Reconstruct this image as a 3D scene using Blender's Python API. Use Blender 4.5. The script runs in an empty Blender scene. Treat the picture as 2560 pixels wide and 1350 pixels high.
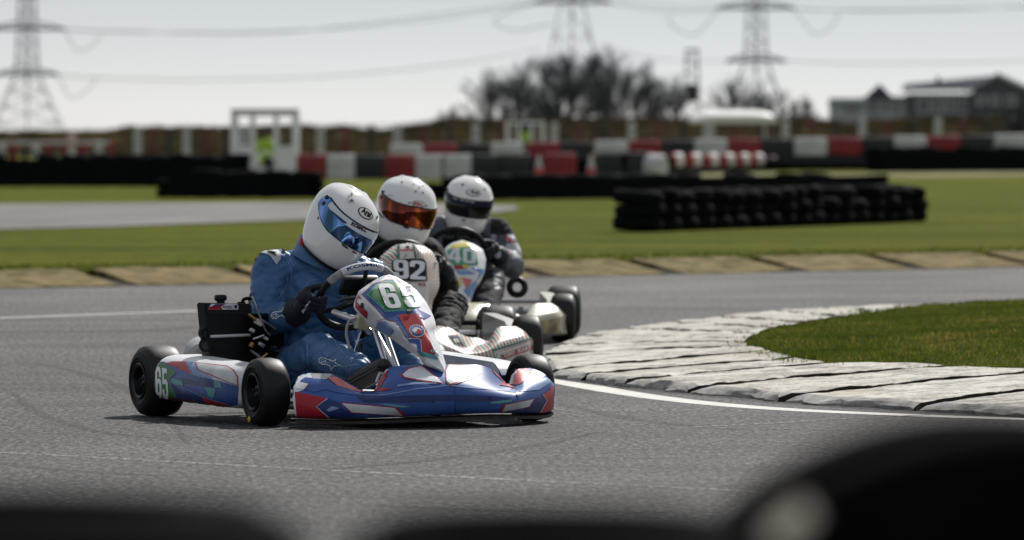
import bpy, bmesh, math, random
import numpy as np
from mathutils import Vector, Matrix, noise
from mathutils.bvhtree import BVHTree
from mathutils.geometry import delaunay_2d_cdt
random.seed(7)
R = math.radians
S = bpy.context.scene
COL = S.collection

# ------------------------------------------------------------------ camera, world, sun, exposure
F, CAMH, HOR, CX = 17550.0, 1.12, 330.0, 1280.0      # focal length in photo pixels, eye height, horizon row, centre column
cam_d = bpy.data.cameras.new('camera')
cam = bpy.data.objects.new('camera', cam_d); COL.objects.link(cam)
cam.location = (0, 0, CAMH); cam.rotation_euler = (R(90), 0, 0)
cam_d.sensor_width = 36.0; cam_d.lens = F / 2560 * 36
cam_d.shift_y = -(675 - HOR) / 2560
cam_d.clip_start = 0.5; cam_d.clip_end = 20000
cam_d.dof.use_dof = True; cam_d.dof.focus_distance = 27.0
cam_d.dof.aperture_fstop = 5.9; cam_d.dof.aperture_blades = 0
S.camera = cam

SUN_EL, SUN_AZ = 42.0, 24.0        # sun ahead of the camera, a little to the right (azimuth from +Y towards +X)
w = bpy.data.worlds.new('World'); S.world = w; w.use_nodes = True
nt = w.node_tree; nt.nodes.clear()
out = nt.nodes.new('ShaderNodeOutputWorld'); bg = nt.nodes.new('ShaderNodeBackground')
sky = nt.nodes.new('ShaderNodeTexSky'); sky.sky_type = 'NISHITA'; sky.sun_disc = False
sky.sun_elevation = R(SUN_EL); sky.sun_rotation = R(SUN_AZ); sky.dust_density = 2.0; sky.air_density = 1.0; sky.ozone_density = 1.0
# thin cloud veil: whitens the sky, brightest in the last degree above the horizon
tc = nt.nodes.new('ShaderNodeTexCoord'); sep = nt.nodes.new('ShaderNodeSeparateXYZ')
nt.links.new(tc.outputs['Generated'], sep.inputs[0])
ramp = nt.nodes.new('ShaderNodeValToRGB'); mr = nt.nodes.new('ShaderNodeMapRange')
sq = nt.nodes.new('ShaderNodeMath'); sq.operation = 'SQRT'; mr.inputs['From Min'].default_value = 0.0; mr.inputs['From Max'].default_value = 1.0
nt.links.new(sep.outputs['Z'], mr.inputs['Value']); nt.links.new(mr.outputs[0], sq.inputs[0]); nt.links.new(sq.outputs[0], ramp.inputs[0])
VEIL = [(0.0, (8.4, 8.45, 8.35)), (0.06, (8.3, 8.4, 8.35)), (0.10, (7.2, 7.6, 7.75)), (0.14, (6.0, 6.55, 6.95)), (0.25, (4.6, 5.0, 5.3)), (0.5, (4.2, 4.4, 4.65)), (1.0, (3.6, 3.8, 4.1))]
VS = 10.0
ramp.color_ramp.elements[0].position = 0
for k, (p, c) in enumerate(VEIL):
    e = ramp.color_ramp.elements[k] if k < 2 else ramp.color_ramp.elements.new(p)
    e.position = p; e.color = (c[0] / VS, c[1] / VS, c[2] / VS, 1)
vm = nt.nodes.new('ShaderNodeVectorMath'); vm.operation = 'SCALE'; vm.inputs['Scale'].default_value = VS
nt.links.new(ramp.outputs[0], vm.inputs[0])
cn = nt.nodes.new('ShaderNodeTexNoise'); cn.inputs['Scale'].default_value = 3.0; cn.inputs['Detail'].default_value = 6
cmap = nt.nodes.new('ShaderNodeMapping'); cmap.inputs['Scale'].default_value = (1, 1, 4)
nt.links.new(tc.outputs['Generated'], cmap.inputs[0]); nt.links.new(cmap.outputs[0], cn.inputs['Vector'])
cm = nt.nodes.new('ShaderNodeMapRange'); cm.inputs['From Min'].default_value = .35; cm.inputs['From Max'].default_value = .65
cm.inputs['To Min'].default_value = .82; cm.inputs['To Max'].default_value = .97
nt.links.new(cn.outputs[0], cm.inputs['Value'])
mx = nt.nodes.new('ShaderNodeMix'); mx.data_type = 'RGBA'
nt.links.new(cm.outputs[0], mx.inputs['Factor']); nt.links.new(sky.outputs[0], mx.inputs[6]); nt.links.new(vm.outputs[0], mx.inputs[7])
bg.inputs['Strength'].default_value = 0.10
nt.links.new(mx.outputs[2], bg.inputs['Color']); nt.links.new(bg.outputs[0], out.inputs['Surface'])

sl = bpy.data.lights.new('sun', 'SUN'); sl.energy = 4.8; sl.angle = R(1.0); sl.color = (1.0, 0.965, 0.91)
sun = bpy.data.objects.new('sun', sl); COL.objects.link(sun)
sd = Vector((math.sin(R(SUN_AZ)) * math.cos(R(SUN_EL)), math.cos(R(SUN_AZ)) * math.cos(R(SUN_EL)), math.sin(R(SUN_EL))))
sun.rotation_euler = sd.to_track_quat('Z', 'Y').to_euler(); sun.location = (40, 60, 60)
S.view_settings.view_transform = 'Standard'; S.view_settings.look = 'None'
S.view_settings.exposure = 0.05; S.view_settings.gamma = 1.0; S.view_settings.use_curve_mapping = False
S.cycles.use_denoising = True
S.cycles.max_bounces = 6; S.cycles.sample_clamp_indirect = 6.0

# ------------------------------------------------------------------ helpers: materials
def mat(name, col, rough=.5, metal=0., coat=0., var=.12, scale=12., bump=0., bscale=60., spec=.5, col2=None, detail=4., coatrough=.06):
    m = bpy.data.materials.get(name)
    if m: return m
    m = bpy.data.materials.new(name); m.use_nodes = True
    t = m.node_tree; b = t.nodes['Principled BSDF']
    b.inputs['Roughness'].default_value = rough; b.inputs['Metallic'].default_value = metal
    b.inputs['Coat Weight'].default_value = coat; b.inputs['Coat Roughness'].default_value = coatrough
    b.inputs['Specular IOR Level'].default_value = spec
    c = t.nodes.new('ShaderNodeTexCoord'); n = t.nodes.new('ShaderNodeTexNoise')
    n.inputs['Scale'].default_value = scale; n.inputs['Detail'].default_value = detail
    t.links.new(c.outputs['Object'], n.inputs['Vector'])
    r = t.nodes.new('ShaderNodeValToRGB')
    d = col2 or tuple(x * (1 - var) for x in col); u = col if col2 else tuple(min(1, x * (1 + var * .6)) for x in col)
    r.color_ramp.elements[0].position = .32; r.color_ramp.elements[0].color = (*d, 1)
    r.color_ramp.elements[1].position = .68; r.color_ramp.elements[1].color = (*u, 1)
    t.links.new(n.outputs[0], r.inputs[0]); t.links.new(r.outputs[0], b.inputs['Base Color'])
    if bump:
        n2 = t.nodes.new('ShaderNodeTexNoise'); n2.inputs['Scale'].default_value = bscale; n2.inputs['Detail'].default_value = 5
        t.links.new(c.outputs['Object'], n2.inputs['Vector'])
        bp = t.nodes.new('ShaderNodeBump'); bp.inputs['Strength'].default_value = bump; bp.inputs['Distance'].default_value = .01
        t.links.new(n2.outputs[0], bp.inputs['Height']); t.links.new(bp.outputs[0], b.inputs['Normal'])
    return m

# ------------------------------------------------------------------ helpers: meshes
def V(*a): return Vector(a)
class MB:
    def __init__(s): s.v = []; s.f = []; s.m = []
    def add(s, vs, fs, m=0):
        o = len(s.v); s.v += [tuple(p) for p in vs]
        s.f += [tuple(i + o for i in f) for f in fs]; s.m += [m] * len(fs)
    def grid(s, rows, m=0, cu=False, cv=False, mf=None):
        nr, nc = len(rows), len(rows[0]); vs = [p for r in rows for p in r]; fs = []; o = len(s.v)
        for i in range(nr if cu else nr - 1):
            for j in range(nc if cv else nc - 1):
                f = (i * nc + j, i * nc + (j + 1) % nc, ((i + 1) % nr) * nc + (j + 1) % nc, ((i + 1) % nr) * nc + j)
                fs.append(f); s.m.append(mf(i, j) if mf else m)
        s.v += [tuple(p) for p in vs]; s.f += [tuple(q + o for q in f) for f in fs]
    def tube(s, pts, r, n=8, m=0, caps=True, cyc=False):
        pts = [Vector(p) for p in pts]; k = len(pts); rs = r if isinstance(r, (list, tuple)) else [r] * k
        rows = []; up = None
        for i in range(k):
            a, b = (pts[(i - 1) % k], pts[(i + 1) % k]) if cyc else (pts[max(0, i - 1)], pts[min(k - 1, i + 1)])
            t = (b - a).normalized() if (b - a).length > 1e-9 else Vector((0, 0, 1))
            if up is None: up = Vector((0, 0, 1)) if abs(t.z) < .9 else Vector((0, 1, 0))
            x = t.cross(up).normalized(); up = x.cross(t).normalized()
            rows.append([pts[i] + (x * math.cos(q) + up * math.sin(q)) * rs[i] for q in [2 * math.pi * j / n for j in range(n)]])
        o = len(s.v); s.grid(rows, m, cu=cyc, cv=True)
        if caps and not cyc:
            s.f.append(tuple(o + j for j in range(n))[::-1]); s.m.append(m)
            s.f.append(tuple(o + (k - 1) * n + j for j in range(n))); s.m.append(m)
    def box(s, c, sz, M=None, m=0, ch=0.0):
        hx, hy, hz = [q / 2 for q in sz]; ch = min(ch, hx * .9, hy * .9, hz * .9)
        M = M or Matrix(); c = Vector(c)
        if ch <= 0:
            vs = [(x, y, z) for x in (-hx, hx) for y in (-hy, hy) for z in (-hz, hz)]
            fs = [(0, 1, 3, 2), (4, 6, 7, 5), (0, 4, 5, 1), (2, 3, 7, 6), (0, 2, 6, 4), (1, 5, 7, 3)]
        else:
            b = bmesh.new(); bmesh.ops.create_cube(b, size=1)
            for q in b.verts: q.co = Vector((q.co.x * sz[0], q.co.y * sz[1], q.co.z * sz[2]))
            bmesh.ops.bevel(b, geom=b.edges[:] + b.verts[:], offset=ch, segments=2, profile=.6, affect='EDGES')
            b.verts.index_update(); vs = [q.co.copy() for q in b.verts]; fs = [tuple(q.index for q in f.verts) for f in b.faces]; b.free()
        s.add([c + M @ Vector(p) for p in vs], fs, m)
    def lathe(s, prof, c, ax=(0, 0, 1), n=24, m=0, mf=None):
        # prof: list of (radius, height along ax)
        ax = Vector(ax).normalized(); q = ax.to_track_quat('Z', 'Y').to_matrix(); c = Vector(c)
        rows = [[c + q @ Vector((r * math.cos(a), r * math.sin(a), h)) for a in [2 * math.pi * j / n for j in range(n)]] for r, h in prof]
        s.grid(rows, m, cv=True, mf=mf)
    def ball(s, c, r, M=None, m=0, nu=16, nv=10):
        r = r if isinstance(r, (tuple, list)) else (r, r, r); M = M or Matrix(); c = Vector(c); rows = []
        for i in range(nv + 1):
            a = -math.pi / 2 + math.pi * i / nv; ca = max(math.cos(a), 1e-3)
            rows.append([c + M @ Vector((r[0] * ca * math.cos(b), r[1] * ca * math.sin(b), r[2] * math.sin(a))) for b in [2 * math.pi * j / nu for j in range(nu)]])
        s.grid(rows, m, cv=True)
    def poly(s, pts, m=0): s.add(pts, [tuple(range(len(pts)))], m)
    def prism(s, pts, z0, z1, m=0):
        n = len(pts); s.add([(x, y, z0) for x, y in pts] + [(x, y, z1) for x, y in pts],
            [tuple(range(n))[::-1], tuple(range(n, 2 * n))] + [(i, (i + 1) % n, n + (i + 1) % n, n + i) for i in range(n)], m)
    def bvh(s): return BVHTree.FromPolygons([Vector(p) for p in s.v], s.f, epsilon=0)
    def mesh(s, name, mats, ang=38, recalc=True):
        me = bpy.data.meshes.new(name); me.from_pydata(s.v, [], s.f); me.update()
        for q in mats: me.materials.append(q)
        if len(mats) > 1: me.polygons.foreach_set('material_index', s.m)
        if recalc:
            b = bmesh.new(); b.from_mesh(me); bmesh.ops.recalc_face_normals(b, faces=b.faces[:]); b.to_mesh(me); b.free()
        me.polygons.foreach_set('use_smooth', [True] * len(me.polygons))
        me.set_sharp_from_angle(angle=R(ang)); me.update()
        return me
    def obj(s, name, mats, parent=None, ang=38, recalc=True, **k):
        mats = mats if isinstance(mats, (list, tuple)) else [mats]
        o = bpy.data.objects.new(name, s.mesh(name, mats, ang, recalc)); COL.objects.link(o)
        if parent: o.parent = parent
        tag(o, **k); return o
def tag(o, label=None, cat=None, group=None, kind=None):
    if label: o['label'] = label
    if cat: o['category'] = cat
    if group: o['group'] = group
    if kind: o['kind'] = kind
    return o
def empty(name, loc=(0, 0, 0), rz=0, parent=None, **k):
    o = bpy.data.objects.new(name, None); COL.objects.link(o); o.location = loc; o.rotation_euler = (0, 0, rz)
    o.empty_display_size = .1
    if parent: o.parent = parent
    return tag(o, **k)
def copy_tree(o, parent=None):
    c = o.copy(); COL.objects.link(c); c.parent = parent
    for ch in list(o.children): copy_tree(ch, c)
    return c
def smooth_interp(xs, pts):
    """Catmull-Rom style interpolation of a pixel polyline, by column."""
    pts = sorted(pts); px = [p[0] for p in pts]; py = [p[1] for p in pts]
    return np.interp(xs, px, py)
def arr_interp(t, ts, vs): return float(np.interp(t, ts, vs))
def spline(pts, n):
    """Catmull-Rom through points (tuples), n samples per span"""
    P = [np.array(p, float) for p in pts]; P = [2 * P[0] - P[1]] + P + [2 * P[-1] - P[-2]]; o = []
    for i in range(1, len(P) - 2):
        for k in range(n):
            t = k / n; a, b, c, d = P[i - 1:i + 3]
            o.append(tuple(.5 * (2 * b + (c - a) * t + (2 * a - 5 * b + 4 * c - d) * t * t + (3 * b - a - 3 * c + d) * t ** 3)))
    o.append(tuple(P[-2])); return o

# a pixel of the photograph seen on a plane of the place
def G(px, py, z=0.0):
    d = F * (CAMH - z) / (py - HOR); return ((px - CX) / F * d, d)
def at(px, py, d): return Vector(((px - CX) / F * d, d, CAMH - (py - HOR) / F * d))
class Kart:
    def __init__(s, ox, oy, th):
        s.o = Vector((ox, oy, 0)); s.th = R(th); s.R = Matrix.Rotation(s.th, 3, 'Z'); s.Ri = s.R.transposed()
        s.cam = s.Ri @ (Vector((0, 0, CAMH)) - s.o)
    def dir(s, px, py): return s.Ri @ Vector(((px - CX) / F, 1, -(py - HOR) / F))
    def inv(s, px, py, ax, val):
        d = s.dir(px, py); t = (val - s.cam[ax]) / d[ax]; return s.cam + d * t
    def y(s, px, py, v): return s.inv(px, py, 1, v)
    def px(s, p):
        q = s.R @ Vector(p) + s.o; return (CX + F * q.x / q.y, HOR + F * (CAMH - q.z) / q.y)

# ------------------------------------------------------------------ helpers: stickers laid on a surface
def inside(p, loops):
    c = False
    for L in loops:
        n = len(L)
        for i in range(n):
            (x1, y1), (x2, y2) = L[i], L[(i + 1) % n]
            if (y1 > p[1]) != (y2 > p[1]) and p[0] < (x2 - x1) * (p[1] - y1) / (y2 - y1) + x1: c = not c
    return c
def tess(loops, res):
    vs, es = [], []
    for L in loops:
        o = len(vs); d = []
        for i in range(len(L)):
            a, b = np.array(L[i]), np.array(L[(i + 1) % len(L)]); k = max(1, int(math.ceil(np.linalg.norm(b - a) / res)))
            d += [tuple(a + (b - a) * j / k) for j in range(k)]
        vs += d; n = len(d); es += [(o + i, o + (i + 1) % n) for i in range(n)]
    A = np.array(vs); x0, y0 = A.min(0); x1, y1 = A.max(0)
    for x in np.arange(x0 + res * .5, x1, res):
        for y in np.arange(y0 + res * .5, y1, res):
            if inside((x, y), loops): vs.append((float(x), float(y)))
    r = delaunay_2d_cdt([Vector((float(a), float(b))) for a, b in vs], es, [], 0, 1e-4)
    v2 = [tuple(p) for p in r[0]]
    fs = [f for f in r[2] if inside((sum(v2[i][0] for i in f) / 3 + 1e-5, sum(v2[i][1] for i in f) / 3 + 1.3e-5), loops)]
    return v2, fs
def lay(mb, bvh, K, v2, fs, m, off, zt=None, maxe=.12):
    """cast flat shapes given in photo pixels on to a surface and lay them there as thin stickers"""
    hit, hs_, ts = {}, {}, []
    for i, p in enumerate(v2):
        q = zt(p) if zt else p
        d = K.dir(*q).normalized(); h = bvh.ray_cast(K.cam, d, 80)
        if h[0] is not None: ts.append(h[3])
        hs_[i] = (h, d)
    tm = sum(ts) / len(ts) if ts else 0
    for i, (h, d) in hs_.items():
        if h[0] is None and ts:
            h = bvh.find_nearest(K.cam + d * tm, .2)
            if h[0] is not None:
                v = h[0] - K.cam
                if (v - d * v.dot(d)).length > .022: h = (None,)
        if h[0] is not None:
            n = h[1] if h[1].dot(d) < 0 else -h[1]
            hit[i] = h[0] + n * off - d * off * .5
    ok = []
    for f in fs:
        if all(i in hit for i in f):
            P = [hit[i] for i in f]
            if max((P[0] - P[1]).length, (P[1] - P[2]).length, (P[2] - P[0]).length) < maxe: ok.append(f)
    ids = sorted({i for f in ok for i in f}); r = {i: k for k, i in enumerate(ids)}
    mb.add([hit[i] for i in ids], [tuple(r[i] for i in f) for f in ok], m)
def sticker(mb, bvh, K, loops, m, off=.0015, zt=None, res=None, maxe=.12):
    if not isinstance(loops[0][0], (tuple, list)): loops = [loops]
    if zt: loops = [[zt(p) for p in L] for L in loops]
    A = np.array([p for L in loops for p in L]); ext = max(A.max(0) - A.min(0))
    v2, fs = tess(loops, res or max(1.2, min(3.5, ext / 6))); lay(mb, bvh, K, v2, fs, m, off, None, maxe)
def Z(x0, y0, s): return lambda p: (x0 + p[0] / s, y0 + p[1] / s)
def stroke(pts, w, closed=False):
    """outline polygon of a thick polyline"""
    P = [np.array(p, float) for p in pts]; n = len(P); L, Rr = [], []
    for i in range(n):
        a, b = (P[(i - 1) % n], P[(i + 1) % n]) if closed else (P[max(0, i - 1)], P[min(n - 1, i + 1)])
        t = (b - a) / max(1e-6, np.linalg.norm(b - a)); q = np.array([-t[1], t[0]]) * w / 2
        L.append(tuple(P[i] + q)); Rr.append(tuple(P[i] - q))
    return [L, Rr] if closed else [L + Rr[::-1]]
def ell(cx, cy, a, b, ang=0, n=28):
    c, s_ = math.cos(R(ang)), math.sin(R(ang))
    return [(cx + a * math.cos(t) * c - b * math.sin(t) * s_, cy + a * math.cos(t) * s_ + b * math.sin(t) * c) for t in [2 * math.pi * i / n for i in range(n)]]
_tc = {}
def text_mesh(s, bold=.0, shear=0.0):
    k = (s, bold, shear)
    if k not in _tc:
        cu = bpy.data.curves.new('lettering', 'FONT'); cu.body = s; cu.offset = bold; cu.resolution_u = 3; cu.shear = shear
        o = bpy.data.objects.new('lettering', cu); COL.objects.link(o)
        me = o.to_mesh(); vs = [(v.co.x, v.co.y) for v in me.vertices]
        me.calc_loop_triangles(); fs = [tuple(t.vertices) for t in me.loop_triangles]
        o.to_mesh_clear(); bpy.data.objects.remove(o); bpy.data.curves.remove(cu)
        a = np.array(vs); lo, hi = a.min(0), a.max(0); a = (a - lo) / (hi - lo); _tc[k] = ([tuple(map(float, p)) for p in a], fs)
    return _tc[k]
def text_px(mb, bvh, K, s, p0, p1, up, m, off=.003, bold=.02, shear=0.):
    """lettering from pixel p0 (bottom left) to p1 (bottom right), up = pixel vector to its top"""
    vs, fs = text_mesh(s, bold, shear)
    v2 = [(p0[0] + (p1[0] - p0[0]) * x + up[0] * y, p0[1] + (p1[1] - p0[1]) * x + up[1] * y) for x, y in vs]
    lay(mb, bvh, K, v2, fs, m, off)
def rrect(x0, y0, x1, y1, r, n=4, corners=(1, 1, 1, 1)):
    o = []
    for k, (cx, cy, a) in enumerate([(x1 - r, y1 - r, 0), (x0 + r, y1 - r, 90), (x0 + r, y0 + r, 180), (x1 - r, y0 + r, 270)]):
        if corners[k]: o += [(cx + r * math.cos(R(a + 90 * i / n)), cy + r * math.sin(R(a + 90 * i / n))) for i in range(n + 1)]
        else: o.append([(x1, y1), (x0, y1), (x0, y0), (x1, y0)][k])
    return o
# block numerals in a unit cell 0.62 wide and 1 high
DIGIT = {
 '0': [rrect(0, 0, .62, 1, .16), rrect(.21, .17, .41, .83, .08)],
 '6': [[(.62, .67), (.41, .67), (.41, .80), (.36, .84), (.26, .84), (.21, .79), (.21, .55), (.28, .60), (.46, .61), (.57, .57), (.62, .49), (.62, .14), (.56, .04), (.46, 0), (.16, 0), (.06, .04), (0, .14), (0, .86), (.06, .96), (.16, 1), (.46, 1), (.56, .96), (.62, .86)], rrect(.21, .15, .41, .45, .07)],
 '5': [[(0, .30), (.21, .30), (.21, .19), (.26, .15), (.36, .15), (.41, .20), (.41, .44), (.36, .49), (.26, .49), (.21, .46), (.02, .46), (.05, 1), (.58, 1), (.58, .84), (.24, .84), (.23, .61), (.30, .64), (.46, .64), (.57, .59), (.62, .50), (.62, .14), (.56, .04), (.46, 0), (.16, 0), (.06, .04), (0, .14)]],
 '4': [[(.34, 0), (.34, .20), (0, .20), (0, .36), (.26, 1), (.54, 1), (.54, .36), (.63, .36), (.63, .20), (.54, .20), (.54, 0)], [(.34, .36), (.34, .72), (.19, .36)]],
 '2': [[(0, 0), (0, .17), (.36, .55), (.41, .64), (.41, .78), (.36, .84), (.26, .84), (.21, .78), (.21, .66), (0, .66), (0, .86), (.06, .96), (.16, 1), (.46, 1), (.56, .96), (.62, .86), (.62, .60), (.56, .48), (.28, .17), (.62, .17), (.62, 0)]],
}
DIGIT['9'] = [[(.62 - x, 1 - y) for x, y in L] for L in DIGIT['6']]
def digits_px(mb, bvh, K, s, p0, ux, uy, m, off=.003, gap=.74):
    """numerals: p0 pixel of the first one's bottom left, ux pixel vector for one unit across, uy for one unit up"""
    for k, ch in enumerate(s):
        loops = [[(p0[0] + ux[0] * (x + gap * k) + uy[0] * y, p0[1] + ux[1] * (x + gap * k) + uy[1] * y) for x, y in L] for L in DIGIT[ch]]
        v2, fs = tess(loops, 4.0); lay(mb, bvh, K, v2, fs, m, off)

def remeshed(mb, voxel, smooth=4, factor=.5):
    """one continuous skin over the overlapping volumes of mb -> (verts, faces)"""
    me = bpy.data.meshes.new('volume'); me.from_pydata(mb.v, [], mb.f); me.update()
    b = bmesh.new(); b.from_mesh(me); bmesh.ops.recalc_face_normals(b, faces=b.faces[:]); b.to_mesh(me); b.free()
    o = bpy.data.objects.new('volume', me); COL.objects.link(o)
    r = o.modifiers.new('skin', 'REMESH'); r.mode = 'VOXEL'; r.voxel_size = voxel; r.adaptivity = 0
    s_ = o.modifiers.new('smooth', 'SMOOTH'); s_.factor = factor; s_.iterations = smooth
    dg = bpy.context.evaluated_depsgraph_get(); e = o.evaluated_get(dg); m2 = e.to_mesh()
    vs = np.empty(len(m2.vertices) * 3); m2.vertices.foreach_get('co', vs); vs = vs.reshape(-1, 3)
    ns = np.empty(len(m2.vertices) * 3); m2.vertices.foreach_get('normal', ns); ns = ns.reshape(-1, 3)
    fs = [tuple(p.vertices) for p in m2.polygons]
    e.to_mesh_clear(); bpy.data.objects.remove(o); bpy.data.meshes.remove(me)
    return vs, ns, fs
def limb(mb, pts, rs, n=18):
    """tapering volume through joints, round at the joints"""
    for i, p in enumerate(pts):
        mb.ball(p, rs[i] * .995, nu=n, nv=10)
    for i in range(len(pts) - 1):
        a, b = Vector(pts[i]), Vector(pts[i + 1]); mb.tube([a + (b - a) * t for t in (0, .25, .5, .75, 1)], [rs[i] + (rs[i + 1] - rs[i]) * t for t in (0, .25, .5, .75, 1)], n=n)
# ------------------------------------------------------------------ ground materials
def nodes(name):
    m = bpy.data.materials.new(name); m.use_nodes = True; t = m.node_tree
    return m, t, t.nodes['Principled BSDF'], t.nodes.new('ShaderNodeTexCoord')
def n_noise(t, c, scale, detail=4, rough=.5, stretch=None, out='Object'):
    n = t.nodes.new('ShaderNodeTexNoise'); n.inputs['Scale'].default_value = scale; n.inputs['Detail'].default_value = detail; n.inputs['Roughness'].default_value = rough
    if stretch:
        mp = t.nodes.new('ShaderNodeMapping'); mp.inputs['Scale'].default_value = stretch; t.links.new(c.outputs[out], mp.inputs[0]); t.links.new(mp.outputs[0], n.inputs['Vector'])
    else: t.links.new(c.outputs[out], n.inputs['Vector'])
    return n.outputs[0]
def n_ramp(t, fac, stops):
    r = t.nodes.new('ShaderNodeValToRGB'); e = r.color_ramp.elements
    for k, (p, c) in enumerate(stops):
        q = e[k] if k < 2 else e.new(p)
        q.position = p; q.color = (*c, 1) if len(c) == 3 else c
    t.links.new(fac, r.inputs[0]); return r.outputs[0]
def n_mix(t, fac, a, b, mode='MIX'):
    x = t.nodes.new('ShaderNodeMix'); x.data_type = 'RGBA'; x.blend_type = mode
    if isinstance(fac, (int, float)): x.inputs['Factor'].default_value = fac
    else: t.links.new(fac, x.inputs['Factor'])
    for s_, k in ((a, 6), (b, 7)):
        if isinstance(s_, tuple): x.inputs[k].default_value = (*s_, 1)
        else: t.links.new(s_, x.inputs[k])
    return x.outputs[2]
def n_bump(t, b, h, strength, dist):
    q = t.nodes.new('ShaderNodeBump'); q.inputs['Strength'].default_value = strength; q.inputs['Distance'].default_value = dist
    t.links.new(h, q.inputs['Height']); t.links.new(q.outputs[0], b.inputs['Normal'])

def asphalt(name, dark, light, far_sheen=False):
    m, t, b, c = nodes(name)
    grain = n_noise(t, c, 42, 3, .8, (1, .34, 1)); patch = n_noise(t, c, .55, 5, .6, (1, .5, 1)); mid = n_noise(t, c, 9, 4, .65)
    col = n_ramp(t, grain, [(.34, tuple(x * .25 for x in dark)), (.48, dark), (.60, light), (.72, tuple(x * 1.5 for x in light))])
    col = n_mix(t, 1.0, col, n_ramp(t, patch, [(.3, (.60, .60, .61)), (.7, (1.2, 1.18, 1.16))]), 'MULTIPLY')
    streak = n_noise(t, c, .9, 6, .7, (.22, 1.3, 1))
    col = n_mix(t, 1.0, col, n_ramp(t, streak, [(.33, (.62, .62, .63)), (.55, (1.05, 1.05, 1.05))]), 'MULTIPLY')
    col = n_mix(t, 1.0, col, n_ramp(t, mid, [(.3, (.8, .8, .8)), (.7, (1.1, 1.1, 1.1))]), 'MULTIPLY')
    if far_sheen:                             # grazing sheen of the far road, painted into the base colour
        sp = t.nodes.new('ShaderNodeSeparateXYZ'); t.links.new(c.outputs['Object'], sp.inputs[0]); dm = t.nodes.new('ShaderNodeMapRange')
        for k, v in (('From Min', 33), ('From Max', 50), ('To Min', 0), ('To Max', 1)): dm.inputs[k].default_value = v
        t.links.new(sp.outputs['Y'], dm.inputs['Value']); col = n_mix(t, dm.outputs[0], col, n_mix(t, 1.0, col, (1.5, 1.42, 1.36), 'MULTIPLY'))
    t.links.new(col, b.inputs['Base Color'])
    b.inputs['Roughness'].default_value = .75; b.inputs['Specular IOR Level'].default_value = .16
    n_bump(t, b, grain, .7, .01)
    return m
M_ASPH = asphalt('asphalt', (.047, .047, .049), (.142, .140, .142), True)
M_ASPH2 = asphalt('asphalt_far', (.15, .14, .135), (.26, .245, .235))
M_RUB = asphalt('asphalt_rubbered', (.030, .030, .031), (.085, .084, .084))
M_SEAM = asphalt('asphalt_seam', (.19, .185, .18), (.40, .39, .37))

def grass_mat(name, a, b_, c_, sc=1.0):
    m, t, b, c = nodes(name)
    big = n_noise(t, c, .35 * sc, 6, .65, (.35, 1, 1)); med = n_noise(t, c, 4 * sc, 5, .65); fine = n_noise(t, c, 90, 3, .7)
    col = n_ramp(t, big, [(.35, a), (.52, b_), (.7, c_)])
    col = n_mix(t, 1.0, col, n_ramp(t, med, [(.3, (.5, .56, .5)), (.7, (1.25, 1.2, 1.15))]), 'MULTIPLY')
    col = n_mix(t, 1.0, col, n_ramp(t, fine, [(.3, (.5, .5, .5)), (.7, (1.4, 1.4, 1.4))]), 'MULTIPLY')
    t.links.new(col, b.inputs['Base Color']); b.inputs['Roughness'].default_value = .9; b.inputs['Specular IOR Level'].default_value = .04
    n_bump(t, b, fine, 1.0, .03); return m
M_GRASS = grass_mat('infield_grass', (.075, .098, .005), (.135, .150, .008), (.195, .185, .014))
M_TURF = grass_mat('island_turf', (.075, .095, .008), (.11, .125, .012), (.17, .15, .022), 2.5)

def paint_concrete():
    m, t, b, c = nodes('worn_white_kerb')
    wear = n_noise(t, c, 5, 8, .72, (1, 1.4, 1)); spots = n_noise(t, c, 34, 5, .7); stain = n_noise(t, c, 1.3, 4, .6)
    white = n_ramp(t, stain, [(.3, (.33, .28, .20)), (.45, (.48, .45, .39)), (.7, (.58, .565, .525))])
    grey = n_ramp(t, spots, [(.35, (.12, .105, .09)), (.65, (.30, .275, .24))])
    am = t.nodes.new('ShaderNodeMath'); am.operation = 'ADD'; t.links.new(wear, am.inputs[0])
    a2 = t.nodes.new('ShaderNodeMath'); a2.operation = 'MULTIPLY'; a2.inputs[1].default_value = .45; t.links.new(spots, a2.inputs[0]); t.links.new(a2.outputs[0], am.inputs[1])
    f = n_ramp(t, am.outputs[0], [(.64, (0, 0, 0)), (.79, (1, 1, 1))])
    t.links.new(n_mix(t, f, grey, white), b.inputs['Base Color']); b.inputs['Roughness'].default_value = .7; b.inputs['Specular IOR Level'].default_value = .35
    n_bump(t, b, am.outputs[0], .7, .02); return m
M_KERBW = paint_concrete()
M_CONC = mat('bare_concrete', (.30, .29, .275), .85, var=.45, scale=14, bump=.6, bscale=40, spec=.3)
M_TAN = mat('sandy_concrete', (.25, .195, .10), .95, scale=5.5, bump=.8, bscale=25, spec=.05, col2=(.065, .060, .022), detail=12)
M_SOIL = mat('kerb_gap_soil', (.040, .033, .026), .95, var=.5, scale=20, bump=.5, spec=.1)
M_LINE = mat('white_line_paint', (.62, .61, .57), .65, scale=9, bump=.3, bscale=60, spec=.3, col2=(.48, .46, .43), detail=9)

# ------------------------------------------------------------------ ground sheets
b = MB(); b.grid([[(-3000 + 6000 * i / 20, -30 + 6000 * j / 20, -.012) for i in range(21)] for j in range(21)])
b.obj('ground', M_GRASS, kind='structure', recalc=False)
def line_pt(x0, y0, x1, y1, X):  return y0 + (y1 - y0) * (X - x0) / (x1 - x0)
A_, B_ = G(0, 722), G(2560, 668)
far = lambda X: line_pt(A_[0], A_[1], B_[0], B_[1], X)
b = MB(); b.grid([[(X, 3 + (far(X) - 3) * t, 0) for X in np.linspace(-26, 30, 29)] for t in np.linspace(0, 1, 25)])
b.obj('road', M_ASPH, kind='structure', recalc=False)
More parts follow.
